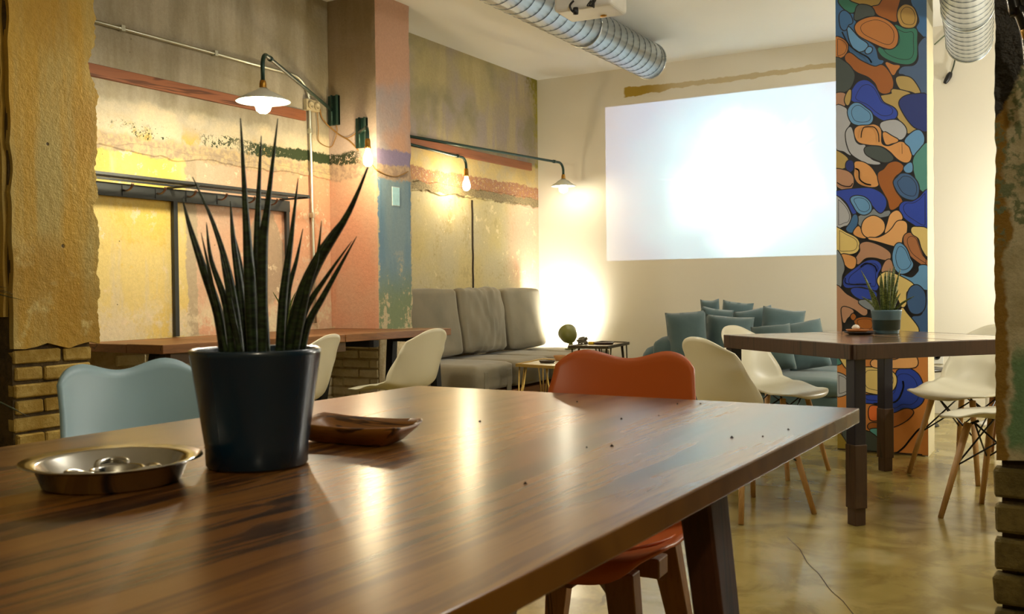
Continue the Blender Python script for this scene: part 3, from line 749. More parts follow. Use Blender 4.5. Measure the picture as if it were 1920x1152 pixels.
def build_mural():
    V, Fc, MI, mats, midx = [], [], [], [], {}
    def mi(c):
        if c not in midx:
            midx[c] = len(mats); mats.append(MURB if c is None else simple('mural_paint', c, .5, var=.06, bstr=.04))
        return midx[c]
    dep = [0]
    def px2w(p):
        q = P(p[0], p[1], y=CY0); return (min(max(q.x, CX0+.001), CX1-.001), min(max(q.z, .012), CEIL-.01))
    def poly(pts, c):
        dep[0] += 1; y = CY0-.001-dep[0]*6e-5; s = len(V)
        for x, z in pts: V.append((x, y, z))
        Fc.append(tuple(range(s, s+len(pts)))); MI.append(mi(c))
    def offset(pts, w):
        n = len(pts); out = []
        ar = sum(pts[i][0]*pts[(i+1) % n][1]-pts[(i+1) % n][0]*pts[i][1] for i in range(n)); sg = 1 if ar > 0 else -1
        for i in range(n):
            a, b = pts[i-1], pts[(i+1) % n]; t = Vector((b[0]-a[0], b[1]-a[1]))
            if t.length < 1e-9: out.append(pts[i]); continue
            t.normalize(); out.append((min(max(pts[i][0]+t.y*w*sg, CX0+.0005), CX1-.0005), max(pts[i][1]-t.x*w*sg, .006)))
        return out
    def ribbon(pts, w, c):
        dep[0] += 1; y = CY0-.001-dep[0]*6e-5; n = len(pts)
        for i in range(n-1):
            a, b = Vector(pts[i]), Vector(pts[i+1]); t = b-a
            if t.length < 1e-7: continue
            t.normalize(); q = Vector((-t.y, t.x))*w/2; s = len(V); e = t*w*.3
            for p in (a-q-e, a+q-e, b+q+e, b-q+e): V.append((min(max(p.x, CX0+.001), CX1-.001), y, p.y))
            Fc.append((s, s+1, s+2, s+3)); MI.append(mi(c))
    poly([(CX0+.001, .01), (CX1-.001, .01), (CX1-.001, CEIL-.005), (CX0+.001, CEIL-.005)], None)
    z0 = P(1650, 8, y=CY0).z       # bands above the frame continue the pattern
    extra = [(MB, .02), (O1, .19), (RB, .36), (TE, .10), (BRO, .28), (KH, .43)]
    for k, (c, dx) in enumerate(extra):
        cx, cz = CX0+.05+dx, z0+.10+(k % 3)*.11
        poly([(min(max(cx+math.cos(a)*(.075+.02*math.sin(3*a+k)), CX0+.002), CX1-.002), min(cz+math.sin(a)*(.05+.01*math.cos(2*a+k)), CEIL-.01)) for a in [i*math.pi/10 for i in range(20)]], c)
    for s, c, pts, inner in SH:
        sc, y0 = SEG[s]
        cp = catmull([(1550+x/sc, y0+y/sc, 0) for x, y in pts], 5, True)
        wp = [px2w(p) for p in cp]
        poly(offset(wp, .0095), None); poly(offset(wp, .0038), c)
        if inner:
            cx = sum(p[0] for p in wp)/len(wp); cz = sum(p[1] for p in wp)/len(wp)
            ip = [(cx+(p[0]-cx)*.80+.004, cz+(p[1]-cz)*.80+.002) for p in wp]; ribbon(ip+[ip[0]], .0028, None)
    for s, pts, wd in STRO:
        sc, y0 = SEG[s]; wp = [px2w(p) for p in catmull([(1550+x/sc, y0+y/sc, 0) for x, y in pts], 6)]
        ribbon(wp, wd*.0011, None)
    me = bpy.data.meshes.new('mural'); me.from_pydata(V, [], Fc); me.update()
    for m_ in mats: me.materials.append(m_)
    me.polygons.foreach_set('material_index', MI)
    o = link('mural', me, CO_); o['label'] = 'painted rounded shapes in blue, orange, green and tan with black outlines'
    bm = bmesh.new(); bm.from_mesh(me)
    for f in bm.faces:
        if f.normal.y > 0: f.normal_flip()
    bm.to_mesh(me); bm.free()
build_mural()

# ------------------------------------------------------------------ main table
TT = thing('dining_table', 'large walnut dining table with tapered splayed legs, carrying the dark plant pot', 'table', (-.93, .68, 0), math.radians(-1.2))
box('tabletop', (-.53, -1.55, TZ-.028), (.53, 1.295, TZ), WALNUT, TT, .002, 2)
def taper_leg(top, bot, w0, w1, mat, parent, name='leg', d0=None, d1=None):
    d0 = d0 or w0; d1 = d1 or w1
    a, b = Vector(top), Vector(bot)
    q = [(-1, -1), (1, -1), (1, 1), (-1, 1)]
    return hexa(name, [b+Vector((x*w1/2, y*d1/2, 0)) for x, y in q]+[a+Vector((x*w0/2, y*d0/2, 0)) for x, y in q], mat, parent, .004)
box('apron', (-.40, 1.00, TZ-.10), (.40, 1.03, TZ-.028), WALNUTV, TT)
box('apron', (-.43, -1.40, TZ-.10), (-.40, 1.03, TZ-.028), WALNUTV, TT)
box('apron', (.36, -1.40, TZ-.10), (.39, .35, TZ-.028), WALNUTV, TT)
LG1 = taper_leg((.462, .62, TZ-.028), (.515, .70, 0), .046, .036, WALNUTV, TT, d0=.075, d1=.05)
lathe('bolt_hole', [(0, 0), (.0075, 0), (.0085, -.0015), (0, -.003)], BLACKM, TT, (.5135, .675, .50), 16, rot=(0, math.pi/2, 0))
taper_leg((-.44, 1.02, TZ-.028), (-.50, 1.10, 0), .08, .05, WALNUTV, TT)
taper_leg((-.44, -1.30, TZ-.028), (-.50, -1.38, 0), .08, .05, WALNUTV, TT)
taper_leg((.44, -1.30, TZ-.028), (.50, -1.38, 0), .08, .05, WALNUTV, TT)

# crumbs on the table
cv, cf = [], []
for px, py in ((1147, 836), (1082, 753), (1235, 779), (1270, 757), (1313, 757), (1165, 785), (985, 906), (1478, 805), (900, 790), (1372, 820), (1430, 818), (1100, 838)):
    p = P(px, py, z=TZ+.001); s = len(cv); r = random.uniform(.0015, .0035)
    cv += [(p.x+r, p.y, TZ), (p.x-r, p.y+r*.6, TZ), (p.x-r*.5, p.y-r, TZ), (p.x, p.y, TZ+r)]
    cf += [(s, s+1, s+3), (s+1, s+2, s+3), (s+2, s, s+3), (s+2, s+1, s)]
tag(mesh('crumbs', cv, cf, SOIL), 'scattered dark crumbs lying on the walnut table', 'crumbs', kind='stuff')

# plant in the navy pot
pb = P(483, 872, z=TZ); PD_ = (pb-CO).dot(CF)
POT = thing('potted_plant', 'tall spiky dark plant in a navy glazed pot on the walnut table', 'plant', (pb.x, pb.y, TZ))
R0, R1, HP = .068, .088, .158
lathe('pot', [(0, 0), (R0-.004, 0), (R0, .004), (R0+.001, .03), (R1-.001, HP-.006), (R1, HP), (R1-.003, HP+.002), (R1-.008, HP-.001), (R0-.004, .03), (0, .02)], POTB, POT, seg=64)
lathe('soil', [(0, HP-.022), (R1-.012, HP-.024)], SOIL, POT, seg=32)
LEAVES = [
 [(342,372),(356,426),(382,506),(410,592),(424,668)], [(361,332),(400,419),(431,523),(447,627),(452,668)], [(387,417),(396,488),(424,575),(438,668)],
 [(432,377),(438,454),(452,558),(466,668)], [(451,222),(462,419),(469,540),(476,668)], [(490,255),(483,419),(485,540),(490,668)],
 [(521,222),(502,384),(493,470),(492,668)], [(559,334),(545,454),(531,558),(522,668)], [(568,429),(556,488),(538,560),(524,668)],
 [(603,414),(594,488),(577,540),(546,668)], [(692,308),(654,398),(595,495),(562,575),(538,668)], [(669,443),(640,495),(605,558),(576,613),(560,668)],
 [(652,400),(606,462),(560,560),(530,668)], [(377,436),(395,520),(432,668)], [(438,433),(455,520),(470,668)], [(660,452),(612,520),(570,590),(548,668)], [(500,440),(497,560),(503,668)], [(412,470),(430,560),(458,668)]]
for i, L in enumerate(LEAVES):
    off = [(.0), .02, -.025, .03, -.01, .012, -.03, .0, .028, -.02, -.012, .02, .035, -.035, .04, .01, .03, -.04][i]
    L = list(reversed(L)); L[0] = (L[0][0], L[0][1]+4)
    pts = [P(x, y, d=PD_+off*(1+.6*k/len(L))) - Vector((pb.x, pb.y, TZ)) for k, (x, y) in enumerate(L)]
    wpx = [22, 20, 16, 20, 27, 25, 22, 20, 14, 15, 28, 17, 22, 9, 12, 15, 14, 13][i]
    r = wpx/2/FPX*PD_
    pts[0] += Vector((0, 0, -.02))
    tube('leaf', pts, [r*.85, r*1.0, r*.95, r*.8, r*.58, r*.32, r*.08], LEAFD, POT, 8, sub=5, flat=.75)

# steel ashtray
pa = P(212, 905, z=TZ)
ASH = thing('steel_ashtray', 'round brushed steel ashtray beside the navy plant pot', 'ashtray', (pa.x, pa.y, TZ))
AR = .105
lathe('bowl', [(0, 0), (.078, 0), (.082, .003), (.090, .024), (AR-.002, .0285), (AR+.003, .030), (AR+.002, .0315), (.091, .0285), (.086, .026), (.074, .006), (.045, .004), (0, .004)], STEEL, ASH, seg=72)
lathe('center_ring', [(.030, .004), (.034, .016), (.031, .019), (.027, .016), (.023, .004)], STEEL, ASH, seg=40, loc=(.005, .003, 0))
for a in (.4, 2.5, 4.6):
    c_, s_ = math.cos(a), math.sin(a)
    tube('cigarette_rest', [(c_*.028-s_*.016, s_*.028+c_*.016, .012), (c_*.044-s_*.017, s_*.044+c_*.017, .018), (c_*.060, s_*.060, .019), (c_*.044+s_*.017, s_*.044-c_*.017, .018), (c_*.028+s_*.016, s_*.028-c_*.016, .012)], .0045, STEEL, ASH, 8, sub=4)

# carved wooden dish
c4 = [P(528, 803, z=TZ+.022), P(738, 819, z=TZ+.022), P(808, 801, z=TZ+.022), P(600, 785, z=TZ+.022)]
cen = sum((Vector((p.x, p.y, 0)) for p in c4), Vector())/4
DI = thing('wooden_dish', 'shallow carved square wooden dish behind the navy plant pot', 'dish', (cen.x, cen.y, TZ))
def dish_loop(k, z, rnd=.9):
    out = []; n = 40; e = (c4[1]-c4[0]); f = (c4[3]-c4[0]); e.z = f.z = 0
    for i in range(n):
        a = 2*math.pi*i/n; c_, s_ = math.cos(a), math.sin(a); q = (abs(c_)**9+abs(s_)**9)**(-1/9)
        u, v = c_*q*k, s_*q*k
        wob = 1+.03*nz((c_*2, s_*2, 0), 1, 5)
        out.append(Vector((e.x*u/2+f.x*v/2, e.y*u/2+f.y*v/2, 0))*wob+Vector((0, 0, z+(.008*(abs(u)**3+abs(v)**3)*(k > .8)))))
    return out
loops = [dish_loop(.55, 0), dish_loop(.68, .002), dish_loop(.90, .014), dish_loop(.99, .021), dish_loop(.97, .023), dish_loop(.86, .018), dish_loop(.66, .009), dish_loop(.4, .007)]
V = [p for l in loops for p in l]; n = 40; Fc = []
for k in range(len(loops)-1):
    for i in range(n): Fc.append((k*n+i, k*n+(i+1) % n, (k+1)*n+(i+1) % n, (k+1)*n+i))
Fc.append(tuple(range(n-1, -1, -1))); Fc.append(tuple((len(loops)-1)*n+i for i in range(n)))
mesh('bowl', V, Fc, DISHW, DI, True)

# ------------------------------------------------------------------ chairs
def shell_mesh(name, prof, hw, wrap, lift, ears, mat, parent, nu=22, nv=40, thick=.007, power=2.6, topround=.16, botround=.16):
    pr = catmull([(0, a, b) for a, b in prof], 12)
    # arc-length resample
    L = [0]
    for i in range(1, len(pr)): L.append(L[-1]+(pr[i]-pr[i-1]).length)
    def at(t):
        s = t*L[-1]
        for i in range(1, len(pr)):
            if L[i] >= s-1e-9:
                f = (s-L[i-1])/max(L[i]-L[i-1], 1e-9); return pr[i-1].lerp(pr[i], f)
        return pr[-1]
    def interp(tab, t):
        for i in range(len(tab)-1):
            if tab[i][0] <= t <= tab[i+1][0]:
                f = (t-tab[i][0])/(tab[i+1][0]-tab[i][0]); f = f*f*(3-2*f)
                return tab[i][1]+(tab[i+1][1]-tab[i][1])*f
        return tab[-1][1]
    V, Fc = [], []
    for j in range(nv+1):
        t = j/nv
        for i in range(nu+1):
            u = -1+2*i/nu
            # rounded corners: pull t inward near |u|=1
            au = abs(u)**power
            tt = t
            if t > .5: tt = .5+(t-.5)*(1-topround*au*((t-.5)/.5)**2)
            else: tt = .5-(.5-t)*(1-botround*au*((.5-t)/.5)**2)
            c = at(tt); w = interp(hw, tt)
            e = ears(u, t)
            V.append((u*w, c.y+interp(wrap, tt)*abs(u)**2.2, c.z+interp(lift, tt)*abs(u)**2.2+e))
    for j in range(nv):
        for i in range(nu):
            a = j*(nu+1)+i; Fc.append((a, a+1, a+nu+2, a+nu+1))
    o = mesh(name, V, Fc, mat, parent, True)
    md = o.modifiers.new('thickness', 'SOLIDIFY'); md.thickness = thick; md.offset = -1
    return o
def white_chair(label, loc, face, group):
    # local: +Y is the way the sitter faces
    t = thing('shell_chair', label, 'chair', (loc[0], loc[1], 0), math.atan2(-face[0], face[1]), group)
    prof = [(.245, .405), (.235, .428), (.20, .437), (.10, .43), (0, .42), (-.10, .422), (-.165, .445), (-.205, .50), (-.232, .58), (-.258, .68), (-.285, .775)]
    hw = [(0, .205), (.12, .228), (.35, .235), (.5, .232), (.62, .228), (.8, .205), (1, .165)]
    wrap = [(0, -.02), (.35, .0), (.5, .06), (.65, .10), (.85, .07), (1, .04)]
    lift = [(0, -.012), (.15, .0), (.35, .045), (.5, .05), (.65, .02), (1, -.01)]
    shell_mesh('seat_shell', prof, hw, wrap, lift, lambda u, t: 0, WHITEP, t)
    for sx in (-1, 1):
        for sy in (-1, 1):
            tube('leg', [(sx*.115, sy*.12, .405), (sx*.20, sy*.20, .0)], [.0155, .0155, .0115], BEECH, t, 12)
            tube('leg_bracket', [(sx*.085, sy*.09, .412), (sx*.118, sy*.122, .395), (sx*.128, sy*.131, .345)], .006, BLACKM, t, 8)
    for sx in (-1, 1):
        tube('wire_strut', [(sx*.155, -.157, .22), (sx*.10, .10, .405)], .004, BLACKM, t, 6)
        tube('wire_strut', [(sx*.155, .157, .22), (sx*.10, -.10, .405)], .004, BLACKM, t, 6)
        tube('wire_strut', [(-.155, sx*.157, .22), (.10, sx*.10, .405)], .004, BLACKM, t, 6)
        tube('wire_strut', [(.155, sx*.157, .22), (-.10, sx*.10, .405)], .004, BLACKM, t, 6)
    return t
G2, GW = 'white chairs at the square table', 'white chairs at the plank wall table'
white_chair('white shell chair backing onto the walnut table, tucked under the square table', (-1.285, 4.25), (.55, .83), G2)
white_chair('white shell chair between the square table and the blue sofa', (-1.43, 5.24), (.95, -.30), G2)
white_chair('white shell chair in front of the cream wall right of the mural column', (-.52, 5.55), (-.5, -.87), G2)
white_chair('white shell chair pushed under the square table beside the stained wall end', (-.27, 4.60), (-.90, .30), G2)
white_chair('white shell chair at the plank wall table beside the grey bench', (-3.40, 4.52), (-1, .05), GW)
white_chair('white shell chair at the plank wall table behind the navy pot', (-3.52, 3.72), (-.98, -.2), GW)

def scandi_chair(name, label, loc, face, mat, legmat):
    t = thing(name, label, 'chair', (loc[0], loc[1], 0), math.atan2(-face[0], face[1]))
    prof = [(.245, .405), (.235, .437), (.20, .448), (.10, .435), (0, .425), (-.11, .43), (-.17, .46), (-.20, .53), (-.215, .62), (-.235, .73), (-.255, .815)]
    hw = [(0, .20), (.12, .235), (.35, .245), (.5, .235), (.62, .215), (.8, .195), (1, .175)]
    wrap = [(0, -.02), (.35, .0), (.5, .06), (.65, .08), (.85, .05), (1, .03)]
    lift = [(0, .012), (.15, .03), (.35, .06), (.5, .05), (.65, .02), (1, 0)]
    ears = lambda u, tt: max(0, (tt-.8)/.2)**2*(.022*math.sin(min(abs(u)/.68, 1.0)*math.pi/2)**2-.0*u)
    shell_mesh('seat_shell', prof, hw, wrap, lift, ears, mat, t, nu=28, power=7, topround=.10)
    tube('seat_rim', [(.21*math.sin(a), .02+.22*math.cos(a), .452+.018*abs(math.sin(a))) for a in [-1.5+3.0*i/20 for i in range(21)]], .004, mat, t, 6)
    box('base_block', (-.17, -.03, .37), (.17, .03, .412), legmat, t, .004)
    box('base_block', (-.03, -.17, .37), (.03, .17, .412), legmat, t, .004)
    for sx in (-1, 1):
        for sy in (-1, 1):
            hexa('leg', [Vector((sx*(.19+.018*a), sy*(.19+.016*b), 0)) for a, b in ((-1, -1), (1, -1), (1, 1), (-1, 1))]+[Vector((sx*(.125+.033*a), sy*(.135+.022*b), .412)) for a, b in ((-1, -1), (1, -1), (1, 1), (-1, 1))], legmat, t, .003)
            hexa('corner_brace', [Vector((sx*.02, sy*.02, .375)), Vector((sx*.14, sy*.11, .33)), Vector((sx*.11, sy*.14, .33)), Vector((sx*.02, sy*.02, .375))] and
                 [Vector((sx*.03-.01, sy*.03, .36)), Vector((sx*.13-.01, sy*.13, .32)), Vector((sx*.13+.01, sy*.13, .32)), Vector((sx*.03+.01, sy*.03, .36)), Vector((sx*.03-.01, sy*.03, .41)), Vector((sx*.13-.01, sy*.13, .41)), Vector((sx*.13+.01, sy*.13, .41)), Vector((sx*.03+.01, sy*.03, .41))], legmat, t)
    return t
scandi_chair('orange_chair', 'orange plastic chair with brown wooden legs at the end of the walnut table', (-.945, 1.95), (.05, -1), ORANGEP, BRN)
scandi_chair('pale_blue_chair', 'pale blue plastic chair at the long side of the walnut table', (-1.62, 1.44), (1, -.05), BLUEP, BRN)

# ------------------------------------------------------------------ square table
RT = thing('square_table', 'square reclaimed wood table on tall dark legs beside the mural column', 'table', (-.862, 4.847, 0), math.radians(139.5-90))
SZ = .495
for i in range(7):
    a, b = -SZ+2*SZ*i/7, -SZ+2*SZ*(i+1)/7
    box('plank', (a+.0008, -SZ+.012, TZ-.03), (b-.0008, SZ-.012, TZ-random.uniform(0, .0012)), RECL, RT, .0015, 1)
for s in (-1, 1):
    box('edge_board', (-SZ, s*SZ-.012, TZ-.065), (SZ, s*SZ+.012, TZ-.001), LEGW, RT, .003)
    box('edge_board', (s*SZ-.012, -SZ+.012, TZ-.065), (s*SZ+.012, SZ-.012, TZ-.001), LEGW, RT, .003)
NAVYM = simple('blue_black_paint', (22, 22, 40), .4)
for sx in (-1, 1):
    for sy in (-1, 1):
        cx, cy = sx*(SZ-.032), sy*(SZ-.032)
        box('leg', (cx-.028, cy-.028, .33), (cx+.028, cy+.028, TZ-.03), NAVYM, RT, .003)
        box('leg_extension', (cx-.031, cy-.031, .07), (cx+.031, cy+.031, .335), LEGW, RT, .004)
        box('leg_foot', (cx-.026, cy-.026, 0), (cx+.026, cy+.026, .075), LEGW, RT, .003)
# plant on the square table
q = P(1662, 626, z=TZ)
PL2 = thing('potted_snake_plant', 'small banded snake plant in a blue-grey pot on the square table', 'plant', (q.x, q.y, TZ))
lathe('pot', [(0, 0), (.056, 0), (.058, .003), (.072, .112), (.073, .118), (.069, .118), (.064, .02), (0, .02)], POTG, PL2, seg=40)
lathe('soil', [(0, .098), (.066, .098)], SOIL, PL2, seg=24)
random.seed(3)
for i in range(22):
    a = i*2.4; rr = .012+.034*random.random(); h = random.uniform(.10, .24); sp = random.uniform(.2, 1.2)*(.02+rr)
    if i in (0, 9): sp = .11; h = .09
    b = Vector((math.cos(a)*rr, math.sin(a)*rr, .095)); e = b+Vector((math.cos(a)*sp, math.sin(a)*sp, h))
    mid = (b+e)/2+Vector((0, 0, h*.12))
    tube('leaf', [b, mid, e], [.0065, .0072, .005, .0008], LEAFG, PL2, 6, sub=4)
# plate with bits
q = P(1612, 627, z=TZ)
PT = thing('black_plate', 'small black plate on the square table beside the snake plant', 'plate', (q.x, q.y, TZ))
lathe('dish', [(0, .0), (.05, 0), (.075, .010), (.076, .013), (.05, .005), (0, .004)], BLACKP, PT, seg=36)
bowlw = lathe('tan_saucer', [(0, .012), (.045, .012), (.055, .022), (.053, .024), (.04, .016), (0, .016)], simple('tan_clay', (186, 116, 60), .5), None, seg=28, loc=(q.x-.012, q.y+.005, TZ))
tag(bowlw, 'tan clay saucer stacked on the small black plate', 'saucer')
shell_ = lathe('white_shell', [(0, .024), (.016, .025), (.020, .033), (.012, .044), (0, .048)], POTW, None, seg=20, loc=(q.x-.02, q.y+.008, TZ))
tag(shell_, 'small white rounded shell on the tan saucer', 'shell')

# ------------------------------------------------------------------ wall table
WT = thing('wall_table', 'long plank table standing against the painted wall and pier', 'table', (-4.0, 4.2, 0))
WZ = .742
def wl(x, y, z): return Vector((x+4.0, y-4.2, z))
ys = [3.19, 3.62, 4.38, 5.32]
def fx(y): return -3.80+(y-3.19)*(.235/2.13)
for k in range(3):
    a, b = ys[k]+.003, ys[k+1]-.003
    hexa('plank', [wl(fx(a)-.26, a, WZ-.045), wl(fx(a), a, WZ-.045), wl(fx(b), b, WZ-.045), wl(fx(b)-.26, b, WZ-.045), wl(fx(a)-.26, a, WZ), wl(fx(a), a, WZ), wl(fx(b), b, WZ), wl(fx(b)-.26, b, WZ)], DARKW, WT, .004)
    bb = min(b, PY0-.012)
    hexa('plank', [wl(WX+.02, a, WZ-.045), wl(fx(a)-.263, a, WZ-.045), wl(fx(bb)-.263, bb, WZ-.045), wl(WX+.02, bb, WZ-.045), wl(WX+.02, a, WZ-.002), wl(fx(a)-.263, a, WZ-.002), wl(fx(bb)-.263, bb, WZ-.002), wl(WX+.02, bb, WZ-.002)], DARKW, WT, .004)
hexa('rail', [wl(fx(3.25)-.06, 3.25, WZ-.10), wl(fx(3.25)-.02, 3.25, WZ-.10), wl(fx(4.4)-.02, 4.4, WZ-.10), wl(fx(4.4)-.06, 4.4, WZ-.10), wl(fx(3.25)-.06, 3.25, WZ-.045), wl(fx(3.25)-.02, 3.25, WZ-.045), wl(fx(4.4)-.02, 4.4, WZ-.045), wl(fx(4.4)-.06, 4.4, WZ-.045)], DARKE, WT)
bar('crossbar', wl(-3.62, 4.60, WZ-.065), wl(-4.02, 4.60, WZ-.065), .05, .04, BLACKM, WT)
bar('crossbar', wl(-3.60, 5.20, WZ-.065), wl(-3.98, 5.20, WZ-.065), .05, .04, BLACKM, WT)
bar('crossbar', wl(-3.75, 3.45, WZ-.065), wl(-4.10, 3.45, WZ-.065), .05, .04, BLACKM, WT)
for y0 in (3.45, 4.30, 5.20):
    f = fx(y0)
    bar('leg', wl(f-.05, y0-.00, WZ-.06), wl(f-.05, y0-.16 if y0 < 5 else y0+.06, 0), .05, .05, BLACKM, WT)
    bar('leg', wl(f-.38, y0-.00, WZ-.06), wl(f-.38, y0-.16 if y0 < 5 else y0-.06, 0), .05, .05, BLACKM, WT)
# little aloe on the wall table
q = P(537, 640, z=WZ); q.x = min(q.x, -3.9) if q.x > -3.9 else q.x
q = Vector((-3.98, 4.0, WZ)) if True else q
AP = thing('small_aloe', 'small thin-leaved plant in a white pot on the plank wall table', 'plant', P(537, 636, z=WZ))
AP.location.z = WZ
lathe('pot', [(0, 0), (.04, 0), (.05, .07), (.047, .07), (.038, .01), (0, .01)], POTW, AP, seg=24)
for i in range(12):
    a = i*2.4; h = random.uniform(.10, .2); sp = random.uniform(.02, .07)
    tube('leaf', [(0, 0, .05), (math.cos(a)*sp*.4, math.sin(a)*sp*.4, .06+h*.6), (math.cos(a)*sp, math.sin(a)*sp, .06+h)], [.007, .006, .001], LEAFG, AP, 6, sub=3)

# ------------------------------------------------------------------ coat rack
CRK = thing('coat_rack', 'dark steel coat rack with hooks and a slatted hat shelf above the plank wall table', 'coat rack', (WX, 4.0, 0))
def cl(x, y, z): return Vector((x-WX, y-4.0, z))
RY0, RY1 = 2.85, 4.755
box('hook_rail', tuple(cl(WX+.012, RY0, 1.507)), tuple(cl(WX+.030, RY1, 1.578)), GREYM, CRK, .002)
SX = [WX+.17, WX+.205, WX+.24]
for x in SX: bar('shelf_bar', cl(x, RY0, 1.592), cl(x, 4.70, 1.592), .014, .014, GREYM, CRK)
bar('shelf_bar', cl(WX+.06, RY0, 1.592), cl(WX+.06, 4.70, 1.592), .012, .012, GREYM, CRK)
for y in (3.80, 4.69): bar('shelf_bracket', cl(WX+.01, y, 1.583), cl(WX+.25, y, 1.583), .022, .010, GREYM, CRK)
for y in (3.83, 4.735): bar('post', cl(WX+.02, y, WZ+.002), cl(WX+.02, y, 1.51), .028, .02, GREYM, CRK)
for px in (233, 295, 352, 410, 463, 505):
    y = P(px, 365, x=WX+.03).y
    h = tube('hook', [cl(WX+.03, y, 1.545), cl(WX+.055, y, 1.540), cl(WX+.085, y, 1.552), cl(WX+.10, y, 1.575)], [.011, .009, .008, .010], COPPER, CRK, 8, sub=3, flat=.5)
    box('hook_plate', tuple(cl(WX+.029, y-.014, 1.515)), tuple(cl(WX+.034, y+.014, 1.57)), GREYM, h)

# ------------------------------------------------------------------ conduit, sockets, cables
def pw(px, py, x): return P(px, py, x=x)
cpts = [Vector((WX+.02, 2.7, 2.41)), Vector((WX+.02, 4.70, 2.405))]
for i in range(9):
    a = math.pi/2*i/8; cpts.append(Vector((WX+.02, 4.80+.165*math.sin(a), 2.24+.165*math.cos(a))))
cpts += [Vector((WX+.02, 4.972, 1.9)), Vector((WX+.02, 4.985, 1.16)), Vector((WX+.02, 4.99, .78))]
CD = thing('metal_conduit', 'thin metal cable conduit running along the left wall and down to the table', 'pipe', (WX+.02, 4.97, .78))
tube('pipe', [p-Vector((WX+.02, 4.97, .78)) for p in cpts], .0105, GALV, CD, 10)
for y, z in ((3.5, 2.41), (4.15, 2.408), (4.972, 2.06), (4.98, 1.5)):
    box('pipe_clip', (-.0195, y-4.97-.012, z-.78-.016), (.014, y-4.97+.012, z-.78+.016), GALV, CD, .002)
q = P(585, 198, x=WX+.03)
SKB = thing('socket_box', 'double round-outlet socket box on the conduit beside the enamel lamp', 'socket', (WX, q.y, q.z))
CREAM = simple('cream_bakelite', (186, 172, 136), .45)
box('box', (.0, -.055, -.035), (.035, .075, .04), CREAM, SKB, .005)
for dy in (-.02, .04):
    lathe('outlet', [(0, 0), (.024, 0), (.026, .012), (.018, .014), (.016, .004), (0, .004)], CREAM, SKB, seg=20, loc=(.035, dy, 0), rot=(0, math.pi/2, 0))
YF = PY0-.008
def face_pts(L): return [P(x, y, y=YF-.004) for x, y in L]
def wallpts(L, x=WX+.015): return [P(a, b, x=x) for a, b in L]
def cable(name, pts, r, label, mat=CABLE):
    o = thing(name, label, 'cable', tuple(pts[-1])); b = pts[-1].copy()
    tube('cord', [p-b for p in pts], r, mat, o, 6, sub=5); return o
k1 = wallpts([(594, 205), (597, 240), (598, 265)]) + face_pts([(619, 276), (628, 262), (632, 245), (630, 232)])
cable('lamp_cord', k1, .003, 'looped tan cord hanging from the socket box to the upper lamp bracket')
k2 = wallpts([(600, 205), (606, 225)])+face_pts([(632, 250), (655, 264), (672, 282)])
cable('lamp_cord', k2, .005, 'thick tan cord running diagonally from the socket box down the pier')
k3 = face_pts([(640, 255), (650, 259), (660, 255), (668, 249)])
cable('lamp_cord', k3, .003, 'short tan cord reaching the lower lamp bracket')
k4 = [P(699, 310, y=YF-.004), P(706, 318, y=YF-.006)]+[P(x, y, x=PIERX+.006) for x, y in ((725, 328), (745, 331), (765, 322))]
cable('lamp_cord', k4, .004, 'grey-brown cord sagging across the front of the blue pier')
q0, q1 = P(736, 350, x=PIERX+.004), P(749, 387, x=PIERX+.004)
CARD = simple('pale_blue_print', (170, 214, 220), .35, var=.25, sc=40)
pc_ = thing('picture_card', 'small pale blue printed card on the blue pier', 'card', (PIERX, (q0.y+q1.y)/2, q1.z))
hh = q0.z-q1.z
box('backing', (.001, -.042, 0), (.004, .042, hh), PAPER, pc_)
box('print', (.004, -.039, .003), (.0055, .039, hh-.003), CARD, pc_)

